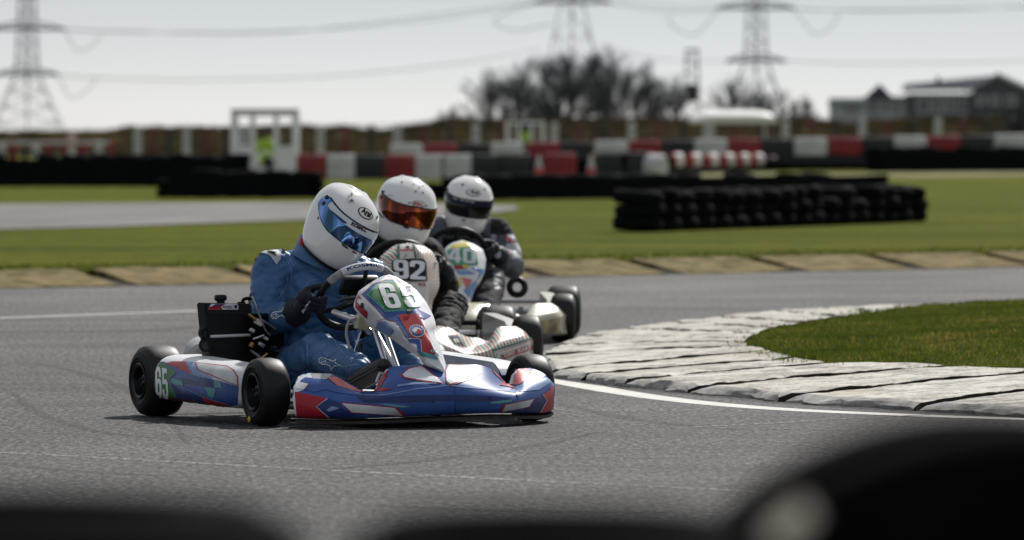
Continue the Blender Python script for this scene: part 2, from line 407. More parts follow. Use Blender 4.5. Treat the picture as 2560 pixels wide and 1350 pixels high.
# the return leg of the track across the infield, and the far straight
b = MB(); tr = [G(*q) for q in [(-900, 590), (0, 573), (300, 566), (760, 549), (1100, 540), (1240, 531), (1300, 522), (1285, 514), (1000, 505), (760, 505), (0, 509), (-900, 515)]]
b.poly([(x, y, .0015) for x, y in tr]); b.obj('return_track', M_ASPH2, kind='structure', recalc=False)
b = MB(); tr = [G(*q) for q in [(1500, 441), (1700, 431), (2100, 433), (2700, 428), (2700, 438), (2300, 444), (2100, 440), (1900, 447), (1650, 450)]]
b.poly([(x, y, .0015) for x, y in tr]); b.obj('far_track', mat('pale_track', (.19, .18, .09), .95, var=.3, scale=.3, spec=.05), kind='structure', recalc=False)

# sandy outer kerb: slabs with open slots between them, and the grass rising behind
b = MB(); bv = MB()
cuts = [-3.66 - 3.2 + 1.02 * k for k in range(-12, 28)]
KH, KW = .10, 1.5
for k in range(len(cuts) - 1):
    x0, x1 = cuts[k] + .07, cuts[k + 1] - .07
    rows = []
    for s_ in np.linspace(0, 1, 7):
        rows.append([])
        for q in np.linspace(0, 1, 9):
            X = x0 + (x1 - x0) * q - s_ * .42
            n = noise.noise(Vector((X * 3, s_ * 4, k)))
            rows[-1].append((X, far(X) + s_ * KW + n * .03, .008 + KH * s_ + .010 * n))
    b.grid(rows, 0)
    r0 = rows[0]; b.grid([[(p[0], p[1], -.01) for p in r0], r0], 0)
    for e in (0, -1): b.grid([[r[e] for r in rows], [(r[e][0], r[e][1], -.01) for r in rows]], 0)
b.grid([[(X, far(X) - .02 + KW * s_, .002 + (KH - .045) * s_) for X in np.linspace(-22, 26, 40)] for s_ in (0, .5, 1)], 1)
b.obj('outer_kerb', [M_TAN, M_SOIL], kind='structure')
bv.grid([[(X, far(X) + KW - .1 + t * 5.0, -.008 + (KH + .0) * math.sin(math.pi * min(1, .35 + t * .65)) + .02 * noise.noise(Vector((X * 2, t * 9, 3)))) for X in np.linspace(-26, 30, 140)] for t in np.linspace(0, 1, 12)])
bv.obj('verge', M_GRASS, kind='structure', recalc=False)

# ------------------------------------------------------------------ inner kerb of painted slabs, and the grass island
LN = [((2200, 764), (2320, 760)), ((2060, 770), (2215, 775)), ((1940, 776), (2110, 789)), ((1800, 790), (2010, 805)), ((1680, 804), (1935, 818)), ((1560, 820), (1893, 832)), ((1450, 838), (1868, 845)), ((1395, 858), (1860, 853)), ((1352, 884), (1868, 864)), ((1381, 921), (1913, 875)), ((1454, 933), (1979, 893)), ((1562, 947), (2063, 905)), ((1740, 963), (2380, 913)), ((1969, 985), (2620, 925)), ((2298, 1005), (2760, 950)), ((2640, 1025), (3000, 985)), ((3100, 1046), (3350, 1010))]
ZO, ZI = .036, .095
PO = [Vector((*G(p[0], p[1], ZO), ZO)) for p, q in LN]; PI_ = [Vector((*G(q[0], q[1], ZI), ZI)) for p, q in LN]
b = MB()
for k in range(len(LN) - 1):
    o0, o1, i0, i1 = PO[k], PO[k + 1], PI_[k], PI_[k + 1]
    lo = (o1 - o0).length; gap = min(.022, lo * .05); li = max(.01, (i1 - i0).length); gi = min(.045, li * .12)
    nu, nv = 44, 12; rows = []
    rise = .006
    for a in range(nv + 1):
        s_ = a / nv; row = []
        for c in range(nu + 1):
            t = c / nu
            P0 = o0 + (o1 - o0) * ((gap + (lo - 2 * gap) * s_) / lo); P1 = i0 + (i1 - i0) * ((gi + (li - 2 * gi) * s_) / li)
            p = P0.lerp(P1, t)
            # slightly bowed so that the joints curve, plus wear
            p += Vector((0, 1, 0)) * .12 * math.sin(math.pi * t) * min(1, lo)
            n1 = noise.noise(p * 3.1 + Vector((k, 0, 0))); n2 = noise.noise(p * 14 + Vector((0, k, 0)))
            edge = 1.0 if a in (0, nv) else 0.0
            p.z += .008 * n1 + .004 * n2 + rise * (s_ - .3) - (edge * (.004 + .010 * abs(n2)) if a else .012)
            if edge: p += Vector((n2 * .012, n1 * .012 + n2 * .012 + .006 * noise.noise(p * 40), 0))
            if c == 0: p += Vector((n2 * .05, n1 * .06, 0)); p.z -= .008 + .012 * abs(n2)
            row.append(p)
        rows.append(row)
    b.grid(rows, 0, mf=lambda i, j, nu=nu: 1 if j < 1 else 0)
    drop = lambda r, z=-.012: [Vector((p.x, p.y, z)) for p in r]
    b.grid([rows[0], drop(rows[0])], 2); b.grid([drop(rows[-1]), rows[-1]], 2)
    le = [r[0] for r in rows]; b.grid([le, [Vector((p.x - .015 + .03 * noise.noise(p * 20), p.y - .02 + .05 * noise.noise(p * 9), max(.006, p.z * .45 + .012 * noise.noise(p * 13)))) for p in le], [Vector((p.x - .01, p.y - .03, -.012)) for p in le]], 1)
b.grid([[p + Vector((.04, 0, 0)) - Vector((0, 0, p.z - .012)) for p in PO], [p + Vector((0, 0, -p.z + .055)) for p in PI_]], 2)
b.obj('inner_kerb', [M_KERBW, M_CONC, M_SOIL], kind='structure', ang=30)
b = MB(); row0 = []; row1 = []
for k, p in enumerate(PO[7:], 7):    # rubble and dirt in the joint along the foot of the kerb
    row0.append(Vector((p.x, p.y - .03, .0012))); t = (PO[min(len(PO) - 1, k + 1)] - PO[k - 1]).normalized(); row1.append(Vector((p.x, p.y, .0012)) + Vector((t.y, -t.x, 0)) * (.07 + .03 * noise.noise(p * 3)))
b.grid([row0, row1], 0); b.obj('kerb_dirt', M_RUB, kind='structure', recalc=False)

# island: rises gently from the kerb's inner edge
inn = [PI_[k] for k in range(len(PI_))]
bd = [(p.x, p.y) for p in inn] + [(14, 26), (16, 48), (6.5, 60)] 
bd = [G(2900, 738, .12)] + [(x, y) for x, y in bd[:-2]] + [(16, 40)]
P2, F2 = tess([bd], .16)
def dist_in(x, y):
    return min(math.hypot(x - a.x, y - a.y) for a in IN_D)
IN_D = []
for k in range(len(inn) - 1): IN_D += [inn[k].lerp(inn[k + 1], t) for t in (0, .2, .4, .6, .8)]
HT = {}
def island_z(x, y):
    d = dist_in(x, y)
    return .070 + .018 * min(1, d / .12) + .0238 * min(d, 8) + .012 * noise.noise(Vector((x * 1.1, y * .6, 0))) * min(1, d) + .006 * noise.noise(Vector((x * 4, y * 4, 2)))
Zs = [island_z(x, y) for x, y in P2]
b = MB(); b.add([(x, y, z) for (x, y), z in zip(P2, Zs)], F2); b.obj('grass_island', M_TURF, kind='structure', recalc=False)
def blade_mat(name, a, c):
    m, t, bb, co = nodes(name); n = n_noise(t, co, 2.2, 5, .65)
    t.links.new(n_ramp(t, n, [(.35, a), (.65, c)]), bb.inputs['Base Color']); bb.inputs['Roughness'].default_value = .5; bb.inputs['Specular IOR Level'].default_value = .3
    tr_ = t.nodes.new('ShaderNodeBsdfTranslucent'); t.links.new(n_ramp(t, n, [(.35, a), (.65, c)]), tr_.inputs[0])
    mx_ = t.nodes.new('ShaderNodeMixShader'); mx_.inputs[0].default_value = .4; t.links.new(bb.outputs[0], mx_.inputs[1]); t.links.new(tr_.outputs[0], mx_.inputs[2])
    t.links.new(mx_.outputs[0], t.nodes['Material Output'].inputs[0]); return m
M_BL = [blade_mat('blade_green', (.065, .098, .008), (.115, .140, .014)), blade_mat('blade_yellow', (.19, .16, .035), (.28, .22, .06)), blade_mat('blade_dark', (.045, .07, .006), (.075, .10, .010))]
def blades(mb, count, pick, h0, h1, wd):
    for _ in range(count):
        x, y, z = pick()
        a = random.uniform(0, 6.28); h = random.uniform(h0, h1); l = random.uniform(.2, .9) * h; dx, dy = math.cos(a), math.sin(a)
        nz = noise.noise(Vector((x * 1.7, y * 1.2, 5))); u = random.random() + nz * .5
        m = 1 if u > .86 else (2 if u < .3 else 0)
        px_, py_ = -dy * wd / 2, dx * wd / 2
        mb.add([(x - px_, y - py_, z - .004), (x + px_, y + py_, z - .004), (x + dx * l * .5 + px_ * .6, y + dy * l * .5 + py_ * .6, z + h * .7), (x + dx * l, y + dy * l, z + h)], [(0, 1, 2), (0, 2, 3)], m)
tris = [(f, abs((P2[f[1]][0] - P2[f[0]][0]) * (P2[f[2]][1] - P2[f[0]][1]) - (P2[f[2]][0] - P2[f[0]][0]) * (P2[f[1]][1] - P2[f[0]][1]))) for f in F2 if P2[f[0]][0] < 3.9]
cw = np.cumsum([a for f, a in tris]); 
def pick_island():
    f = tris[min(len(tris) - 1, int(np.searchsorted(cw, random.random() * cw[-1])))][0]
    r1, r2 = random.random(), random.random()
    if r1 + r2 > 1: r1, r2 = 1 - r1, 1 - r2
    q = [1 - r1 - r2, r1, r2]; return tuple(sum(P2[f[i]][k] * q[i] for i in range(3)) for k in (0, 1)) + (sum(Zs[f[i]] * q[i] for i in range(3)),)
b = MB(); blades(b, 130000, pick_island, .007, .021, .0045)
def pick_edge():
    p = random.choice(IN_D[5:75]); nn = noise.noise(p * 3.1) * .10; x, y = p.x + random.gauss(.03, .05) - nn, p.y + random.gauss(0, .08) - nn * .5; return (x, y, island_z(x, y) - .01)
blades(b, 9000, pick_edge, .010, .030, .005)
for _ in range(260):                    # taller tufts and weeds
    x0, y0, z0 = pick_island(); hh = random.uniform(.02, .045)
    blades(b, random.randint(14, 40), lambda: (x0 + random.gauss(0, .03), y0 + random.gauss(0, .04), z0), hh * .6, hh, .007)
b.obj('grass_blades', M_BL, kind='stuff', label='short green and yellowish grass growing on the island inside the kerb', cat='grass', recalc=False)
b = MB()
def pick_verge():
    X = random.uniform(-6, 7); t = random.random() ** 2 * .5
    return (X, far(X) + KW - .05 + t * 5, -.008 + (KH + .0) * math.sin(math.pi * min(1, .35 + t * .65)))
blades(b, 9000, pick_verge, .015, .045, .012)
b.obj('verge_grass', M_BL, kind='stuff', label='rough grass growing along the back of the sandy outer kerb', cat='grass', recalc=False)

# ------------------------------------------------------------------ markings on the road
def strip(pts, wd, z=.0009, m=0, mb=None, taper=False):
    P = [Vector((*p, z)) for p in pts]; l, r = [], []
    for i, p in enumerate(P):
        t = (P[min(i + 1, len(P) - 1)] - P[max(0, i - 1)]).normalized(); n = Vector((-t.y, t.x, 0)) * wd / 2 * (.35 + .65 * math.sin(math.pi * i / (len(P) - 1)) if taper else 1)
        l.append(p + n); r.append(p - n)
    mb.grid([l, r] if (l[0] - r[0]).cross(P[1] - P[0]).z > 0 else [r, l], m)
b = MB()
ln = spline([G(*q) for q in [(1345, 932), (1383, 949), (1547, 980), (1735, 1005), (1969, 1024), (2298, 1039), (2560, 1048), (3000, 1062)]], 6)
strip(ln, .15, mb=b)
strip(spline([G(*q) for q in [(-300, 806), (0, 795), (300, 784), (620, 773), (900, 764)]], 5), .09, mb=b)
b.obj('road_markings', M_LINE, kind='structure', recalc=False)
b = MB()
strip(spline([G(*q) for q in [(-400, 1112), (0, 1131), (300, 1147), (640, 1166), (1000, 1185), (1400, 1205), (1700, 1219), (2300, 1250)]], 6), .035, mb=b)
strip(spline([G(*q) for q in [(1690, 1070), (1900, 1060), (2110, 1047), (2500, 1030)]], 4), .03, mb=b)
strip(spline([G(*q) for q in [(1780, 1069), (2000, 1074), (2300, 1080)]], 4), .025, mb=b)
b.obj('asphalt_joint', M_SEAM, kind='structure', recalc=False)
b = MB()
for q, wd in [([(40, 905), (150, 920), (300, 965), (400, 1030), (470, 1110)], .055), ([(30, 980), (90, 1030), (230, 1075), (420, 1100)], .055), ([(-60, 1150), (150, 1175), (420, 1190)], .09), 
              ([(-100, 830), (300, 828), (560, 815)], .22), ([(700, 1180), (1000, 1158), (1300, 1120), (1500, 1080)], .08), ([(1400, 1010), (1600, 1050), (1850, 1075)], .09), ([(900, 1262), (1300, 1275), (1700, 1280)], .10)]:
    strip(spline([G(*p) for p in q], 8), wd, z=.0005, mb=b, taper=True)
b.obj('skid_marks', M_RUB, kind='structure', recalc=False)

# earth bank at the photographer's side of the track, below the frame; the barrier tyres stand on it
b = MB(); b.grid([[(X, Y, z + .02 * noise.noise(Vector((X * 2, Y * 2, 0)))) for X in np.linspace(-3.5, 3.5, 30)] for Y, z in [(2.6, -.02), (3.2, .35), (3.8, .56), (4.3, .60), (5.7, .60), (6.2, .42), (6.9, .1), (7.3, -.03)]])
b.obj('earth_bank', M_TURF, kind='structure', recalc=False)
# ------------------------------------------------------------------ kart materials
M_RUBBER = mat('tyre_rubber', (.012, .0115, .0115), .5, var=.3, scale=9, bump=.04, bscale=200, spec=.28)
M_SIDEW = mat('tyre_sidewall', (.007, .007, .007), .55, var=.3, scale=9, spec=.2)
M_RIM = mat('dark_rim', (.030, .030, .034), .35, metal=.7, var=.3)
M_STEEL = mat('steel_tube', (.55, .55, .56), .3, metal=1, var=.2)
M_ALU = mat('brushed_aluminium', (.5, .5, .5), .38, metal=.9, var=.25)
M_BLACK = mat('black_plastic', (.007, .007, .008), .45, var=.3, spec=.28)
M_MATT = mat('matt_black', (.005, .005, .006), .85, var=.3, spec=.1)
M_HOSE = mat('black_hose', (.014, .014, .015), .5, var=.2)
M_BRASS = mat('brass', (.5, .32, .10), .35, metal=.9)
PL = dict(rough=.42, coat=.16, coatrough=.12, scale=5, spec=.22)
M_WHITE = mat('glossy_white_plastic', (.70, .71, .74), var=.18, detail=9, **PL)
M_BLUE = mat('blue_livery', (.040, .095, .31), var=.35, **PL)
M_DBLUE = mat('dark_blue_livery', (.018, .035, .15), var=.35, **PL)
M_LBLUE = mat('light_blue_livery', (.20, .30, .52), var=.25, **PL)
M_RED = mat('red_livery', (.38, .018, .030), var=.2, **PL)
M_PINK = mat('pale_red_livery', (.58, .16, .16), var=.15, **PL)
M_TEAL = mat('teal_livery', (.09, .30, .32), var=.2, **PL)
M_GREEN = mat('number_green', (.020, .15, .035), var=.15, **PL)
M_PURP = mat('purple_outline', (.22, .03, .13), var=.15, **PL)
M_SCUFF = mat('scuffed_white', (.60, .61, .63), .4, coat=.3, scale=7, col2=(.30, .31, .33), detail=8)
M_GLASSY = mat('milky_tank', (.55, .50, .33), .35, var=.25, coat=.3)
M_GREYP = mat('grey_airbox', (.34, .35, .36), .5, var=.2)
M_YEL = mat('yellow_plastic', (.55, .42, .03), .4)
M_CREAM = mat('cream_plastic', (.60, .57, .46), .38, coat=.3, scale=6, col2=(.42, .39, .30), detail=8)
M_GRIME = mat('grimy_cream_plastic', (.50, .40, .22), .5, scale=11, col2=(.03, .028, .025), detail=5)
M_SUEDE = mat('grey_suede', (.30, .30, .30), .9, var=.3, scale=40)

def wheel(root, c, rad, wid, rim, cup=1, steer=0, yellow=False):
    """tyre and rim of a kart wheel; axle across the kart"""
    wh = empty('wheel', parent=root); h = wid / 2; ax = Vector((math.cos(steer), math.sin(steer), 0)); sh = min(.035, h * .42)
    b = MB(); pr = [(rim, -h + .012), (rim + .012, -h + .004), (rim + (rad - rim) * .45, -h), (rad - sh * .75, -h + sh * .14), (rad - sh * .22, -h + sh * .55), (rad - .003, -h + sh), (rad, -h * .3), (rad, h * .3), (rad - .003, h - sh), (rad - sh * .22, h - sh * .55), (rad - sh * .75, h - sh * .14), (rim + (rad - rim) * .45, h), (rim + .012, h - .004), (rim, h - .012), (rim - .006, h - .02)]
    b.lathe(pr, c, ax, 48, mf=lambda i, j: 1 if i < 3 or i > 10 else 0)
    # raised ring on each sidewall
    for s_ in (-1, 1): b.lathe([(rim + .022, s_ * (h - .001)), (rim + .024, s_ * (h + .0015)), (rim + .030, s_ * (h + .0015)), (rim + .032, s_ * (h - .001))], c, ax, 40, 1)
    b.obj('tyre', [M_RUBBER, M_SIDEW], wh, ang=60)
    r = MB(); half = [(0.001, h - .018), (.012, h - .018), (rim * .38, h - .022), (rim * .42, h - .040), (rim * .72, h - .045), (rim - .012, h - .03), (rim - .008, h - .004), (rim + .001, h + .002), (rim + .006, h - .002), (rim - .006, h * .5)]
    r.lathe([(q, -z) for q, z in half] + half[::-1], c, ax, 32)
    for s_ in (-1, 1):
        for k in range(3):
            a = 2 * math.pi * k / 3 + .4; q = ax.to_track_quat('Z', 'Y').to_matrix()
            p = Vector(c) + q @ Vector((rim * .24 * math.cos(a), rim * .24 * math.sin(a), s_ * (h - .016))); r.ball(p, .007, nu=8, nv=6)
    r.obj('rim', M_RIM, wh)
    if yellow:
        y = MB(); y.ball(Vector(c) + Vector((-h - .001, .022, -rad + .026)), (.004, .012, .012), nu=10, nv=6); y.obj('balance_mark', M_YEL, wh)
    return wh

# traced section rows of the lead kart's nose (photo pixels), with the depth of each row given by the plan shape
K1 = Kart(-.655, 27.45, 25)
YF = lambda x: -1.0 + .25 * min(1.2, abs(x) / .53) ** 2.2
def trace(K, pts, yo, cols):
    """pixel polyline -> kart points on the plan curve YF(x) + yo"""
    o = []; xs = [p[0] for p in pts]; ys = [p[1] for p in pts]
    for t in cols:
        # t = arc position along the polyline by station index
        i = min(int(t), len(pts) - 2); f = t - i; px, py = xs[i] + (xs[i + 1] - xs[i]) * f, ys[i] + (ys[i + 1] - ys[i]) * f
        x = 0
        for _ in range(12):
            off = yo(x) if callable(yo) else yo
            p = K.y(px, py, YF(x) + off); x = .5 * x + .5 * p.x
        o.append(p)
    return o
ST_BOT = [(738, 1040), (790, 1043), (829, 1044), (890, 1044), (935, 1043), (985, 1041), (1020, 1039), (1060, 1037), (1139, 1034), (1190, 1032), (1230, 1031), (1268, 1031), (1296, 1031), (1325, 1031), (1352, 1030), (1372, 1027), (1384, 1020)]
ST_MID = [(733, 1010), (785, 1022), (829, 1024), (890, 1022), (935, 1020), (985, 1018), (1020, 1014), (1060, 1010), (1139, 1006), (1190, 1006), (1230, 1008), (1268, 1008), (1296, 1008), (1325, 1007), (1352, 1002), (1372, 995), (1386, 985)]
ST_CRE = [(731, 979), (775, 989), (826, 994), (880, 996), (925, 997), (970, 990), (1010, 985), (1060, 975), (1136, 966), (1185, 973), (1228, 979), (1266, 984), (1294, 985), (1322, 974), (1350, 962), (1372, 953), (1386, 963)]
ST_DEC = [(739, 957), (768, 956), (806, 958), (850, 966), (905, 984), (945, 982), (975, 958), (1030, 945), (1120, 936), (1170, 942), (1220, 954), (1260, 969), (1285, 970), (1302, 950), (1330, 940), (1360, 938), (1384, 957)]
ST_TOP = [(746, 941), (762, 934), (797, 934), (836, 938), (900, 973), (935, 977), (955, 945), (985, 916), (1112, 911), (1160, 911), (1206, 914), (1240, 931), (1270, 960), (1289, 926), (1313, 921), (1356, 921), (1376, 940)]
def resample(rows, n):
    m = len(rows[0]); return [[tuple(q) for q in spline([tuple(p) for p in r], n)] for r in rows]
cols = list(range(17))
nose_rows = [
    trace(K1, ST_BOT, .10, cols),
    trace(K1, [(a, b + .5) for a, b in ST_BOT], .012, cols),
    trace(K1, ST_MID, -.012, cols),
    trace(K1, ST_CRE, .006, cols),
    trace(K1, ST_DEC, lambda x: .07, cols),
    trace(K1, ST_TOP, lambda x: .15 + .05 * max(0, 1 - abs(x) / .2), cols)]
# under side, returned at the back so that the shell has thickness
nose_rows.append([p + Vector((0, .022, -.012)) for p in nose_rows[-1]])
nose_rows.append([p + Vector((0, .022, -.028)) for p in nose_rows[-3]])
nose_rows = resample(nose_rows, 5)
def dense(rows, n):
    o = []
    T = [spline([tuple(r[j]) for r in rows[:6]], n) for j in range(len(rows[0]))]
    return [[T[j][i] for j in range(len(T))] for i in range(len(T[0]))] + [list(r) for r in rows[6:]]
nose_grid = dense(nose_rows, 5)
def nose_mesh():
    b = MB(); b.grid(nose_grid)
    for e in (0, -1):                      # closed ends
        L = [r[e] for r in nose_grid]; c = np.mean(np.array(L), 0)
        b.grid([L, [tuple(np.array(p) * .35 + c * .65) for p in L], [tuple(c)] * len(L)])
    return b

def panel_rows(K, left, right, ytop, ybot, bulge, back, nr=26, nc=19, flat=.55, yexp=1.0):
    """front panel: left and right outlines in photo pixels top to bottom, its depth from ytop to ybot, swollen in the middle"""
    def along(pts, t):
        P = np.array(pts, float); s_ = np.r_[0, np.cumsum(np.hypot(*np.diff(P, axis=0).T))]; s_ /= s_[-1]
        return np.interp(t, s_, P[:, 0]), np.interp(t, s_, P[:, 1])
    rows = []
    for i in range(nr):
        t = i / (nr - 1); L, Q = along(left, t), along(right, t); row = []
        y0 = ytop + (ybot - ytop) * t ** yexp
        for j in range(nc):
            u = j / (nc - 1); e = abs(2 * u - 1); g = 0 if e < flat else ((e - flat) / (1 - flat)) ** 1.3
            yy = y0 - bulge * (1 - g) * math.sin(math.pi * min(1, .25 + t * .75)) ** .6 + back * g
            row.append(K.y(L[0] + (Q[0] - L[0]) * u, L[1] + (Q[1] - L[1]) * u, yy))
        rows.append(row)
    return rows
def shell(rows, thick):
    b = MB(); b.grid(rows); bk = [[Vector(p) + Vector((0, thick, -thick * .3)) for p in r] for r in rows]; b.grid(bk)
    rim_f = rows[0] + [r[-1] for r in rows[1:]] + rows[-1][::-1][1:] + [r[0] for r in rows[::-1]][1:-1]
    rim_b = bk[0] + [r[-1] for r in bk[1:]] + bk[-1][::-1][1:] + [r[0] for r in bk[::-1]][1:-1]
    b.grid([rim_f + rim_f[:1], rim_b + rim_b[:1]]); return b

def pod_mesh(side, y0=-.43, y1=.365, ow0=.172):
    """side pod between the wheels: full-bodied with rounded ends; side = -1 is the kart's right"""
    b = MB(); rows = []
    for i in range(29):
        t = i / 28; y = y0 + (y1 - y0) * t
        e = min(t, 1 - t); rr = 1 - max(0, 1 - e / (.04 if t > .5 else .12)) ** 2.2
        zt = .222 + .028 * t - .03 * (1 - rr); zb = .058 + .012 * t + .02 * (1 - rr); zm = (zt + zb) / 2; hh = (zt - zb) / 2 * (.72 + .28 * rr)
        ow = (ow0 + .006 * math.sin(math.pi * t) - .03 * max(0, .3 - t) / .3) * (.6 + .4 * rr)
        x0 = .49; row = []
        for k in range(20):
            a = -math.pi / 2 + math.pi * k / 19; ca, sa = math.cos(a), math.sin(a)
            sx = abs(ca) ** .38; sz = math.copysign(abs(sa) ** .7, sa)
            tilt = .012 * sa                            # leans in a little at the top
            row.append((side * (x0 + ow * sx - tilt), y, zm + hh * sz))
        row.append((side * (x0 - .01), y, zm + hh * .9)); row.append((side * (x0 - .01), y, zm - hh * .9))
        rows.append(row)
    b.grid(rows, cv=True)
    for e in (0, -1):
        c = np.mean(np.array(rows[e]), 0); b.grid([rows[e] + rows[e][:1], [tuple(np.array(p) * .5 + c * .5) for p in rows[e]] + [tuple(np.array(rows[e][0]) * .5 + c * .5)], [tuple(c)] * (len(rows[e]) + 1)])
    return b

SW_C, SW_T, SW_R = Vector((0, -.12, .478)), R(50), .158
def steering_frame(c=SW_C, roll=0.):
    n = Vector((0, math.sin(SW_T), math.cos(SW_T))); up = Vector((0, -math.cos(SW_T), math.sin(SW_T))); x = Vector((1, 0, 0))
    c_, s_ = math.cos(roll), math.sin(roll); return c, x * c_ + up * s_, up * c_ - x * s_, n
def ring_pt(a, r=SW_R, fr=None):
    c, x, u, n = fr or steering_frame(); return c + (x * math.cos(a) + u * math.sin(a)) * r
def steering_wheel(root, fr, top_mat=None, band=None):
    b = MB(); c, x, u, n = fr; N = 72
    def seg(a0, a1, m, r=.0145, k=30):
        b.tube([ring_pt(R(a0 + (a1 - a0) * i / k), SW_R, fr) for i in range(k + 1)], r, 14, m)
    seg(66, 128, 1, .0165); seg(30, 66, 2, .0158); seg(128, 150, 2, .0158); seg(150, 390, 0)
    for a in (90, 210, 330):
        p = ring_pt(R(a), SW_R - .01, fr); b.tube([p, p.lerp(c - n * .02, .5) - n * .012, c - n * .02], [.009, .010, .014], 8, 0)
    b.lathe([(.001, .012), (.035, .012), (.04, .004), (.04, -.03), (.001, -.03)], c, n, 24, 0)
    # dash display between the spokes
    Mx = Matrix((x, u, n)).transposed(); b.box(c + u * .045 + n * .018, (.15, .085, .032), Mx, 0, .012); b.box(c + u * .05 + n * .036, (.10, .05, .004), Mx, 3, .0015)
    return b
def column(b, fr, foot=(0, -.62, .12)):
    c, x, u, n = fr; b.tube([c - n * .02, Vector(foot)], .011, 10, 0)

def chassis(root, metal=M_STEEL, bump=None):
    b = MB()
    for s_ in (-1, 1):
        b.tube(spline([(s_ * .20, -.86, .075), (s_ * .27, -.62, .07), (s_ * .33, -.42, .065), (s_ * .32, 0, .062), (s_ * .30, .35, .065), (s_ * .31, .62, .075)], 5), .015, 10)
        b.tube([(s_ * .30, -.40, .09), (s_ * .47, -.36, .085), (s_ * .52, -.30, .085), (s_ * .52, .22, .09), (s_ * .46, .30, .09), (s_ * .30, .32, .085)], .010, 8)
        b.tube([(s_ * .33, -.52, .12), (s_ * .50, -.5225, .125)], .014, 10)
        b.tube([(s_ * .32, -.52, .06), (s_ * .33, -.52, .19)], .013, 8)
    for y in (-.82, -.42, .10, .48): b.tube([(-.31, y, .068), (.31, y, .068)], .014, 10)
    b.tube([(-.22, -.86, .075), (-.16, -.93, .09), (.16, -.93, .09), (.22, -.86, .075)], .010, 8)
    b.tube([(-.22, -.86, .10), (-.17, -.90, .17), (.17, -.90, .17), (.22, -.86, .10)], .009, 8)
    b.obj('chassis', metal, root)
    b = MB(); b.box((0, -.42, .05), (.60, .80, .005)); b.obj('floor_tray', M_ALU, root)
    b = MB(); b.tube([(-.56, .5225, .14), (.56, .5225, .14)], .020, 14); b.lathe([(.09, -.004), (.09, .004), (.02, .004)], (.10, .5225, .14), (1, 0, 0), 24)
    b.obj('rear_axle', M_STEEL, root)
    b = MB()
    for z in (.09, .19): b.tube(spline([(-.60, .60, z), (-.52, .72, z), (-.2, .76, z), (.2, .76, z), (.52, .72, z), (.60, .60, z)], 5), .014, 8)
    b.obj('rear_bumper', bump or M_BLACK, root)
    for s_ in (-1, 1):
        b = MB(); b.tube([(s_ * .50, -.5225, .125), (s_ * .32, -.47, .13), (s_ * .05, -.46, .12)], .007, 8); b.obj('tie_rod', M_STEEL, root)
        b = MB(); b.tube([(s_ * .10, -.74, .07), (s_ * .12, -.76, .20), (s_ * .19, -.765, .205), (s_ * .20, -.76, .17)], .006, 8); b.obj('pedal', M_STEEL, root)
def seat(root, m=M_MATT):
    b = MB(); rows = []
    for i, (y, z, hw, dep) in enumerate([(.02, .16, .17, .05), (.10, .085, .19, .10), (.22, .05, .20, .16), (.34, .055, .205, .20), (.44, .13, .205, .17), (.50, .26, .20, .12), (.53, .38, .19, .07), (.545, .46, .16, .03)]):
        row = []
        for k in range(15):
            a = math.pi * k / 14; row.append((-hw * 1.06 * math.cos(a) * (1 if abs(math.cos(a)) < .95 else 1.02), y - dep * .85 * abs(math.cos(a)) ** 3 * (.9 if i > 3 else .15), z + dep * 1.15 * abs(math.cos(a)) ** 2.4))
        rows.append(row)
    rows = [list(r) for r in zip(*[spline(list(c), 4) for c in zip(*rows)])]
    b.grid(rows); b.grid([[Vector(p) * 1 + Vector((0, .006, -.008)) for p in r] for r in rows])
    return b.obj('seat', m, root)

# ------------------------------------------------------------------ lead kart
k1 = empty('racing_kart', K1.o, K1.th, label='leading blue, red and white kart numbered 65 with glossy nose and dark tyres', cat='go-kart', group='karts racing in line')
HF, HRr, WB = .555, .575, 1.045
for x, y, rd, wd, rm, yl in ((-HF, -WB / 2, .130, .118, .068, True), (HF, -WB / 2, .130, .118, .068, False), (-HRr, WB / 2, .140, .165, .066, False), (HRr, WB / 2, .140, .165, .066, False)):
    wheel(k1, (x, y, rd), rd, wd, rm, yellow=yl)
chassis(k1); seat(k1)
FR1 = steering_frame(); b = steering_wheel(k1, FR1)
bv = b.bvh(); Zn = Z(840, 640, 5.193)
vs, fs = text_mesh('KOSMIC', .03)
def band(p):   # lettering wrapped round the top of the rim, facing the road
    a = R(120 - 48 * p[0]); q = R(58 - 62 * p[1]); c, x, u, n = FR1; rad = (x * math.cos(a) + u * math.sin(a)); return c + rad * SW_R + (rad * math.cos(q) - n * math.sin(q)) * .0176
b.add([band((x, y * .72 + .1)) for x, y in vs], fs, 4)
b.obj('steering_wheel', [M_BLACK, M_WHITE, M_SUEDE, mat('dash_glass', (.02, .025, .03), .1), M_DBLUE], k1)
b = MB(); column(b, FR1)
b.tube([K1.y(835, 781, -.20), K1.y(900, 803, -.36), K1.y(925, 830, -.42)], .014, 12); b.tube([K1.y(925, 790, -.46), K1.y(945, 850, -.52), K1.y(962, 905, -.56)], .011, 10); b.tube([K1.y(905, 815, -.40), K1.y(880, 900, -.46)], .004, 6)
b.obj('steering_column', M_STEEL, k1)
b = MB(); b.box(K1.y(906, 805, -.40), (.058, .05, .062), Matrix.Rotation(.15, 3, 'Y'), 0, .015); b.tube([K1.y(902, 784, -.40), K1.y(901, 778, -.40)], .012, 12, 1)
b.obj('brake_reservoir', [M_GLASSY, M_BLACK], k1)
b = MB()
b.tube(spline([K1.y(893, 796, -.40), K1.y(873, 803, -.40), K1.y(866, 835, -.40), K1.y(876, 880, -.42), K1.y(882, 925, -.45)], 6), .006, 8, 1)
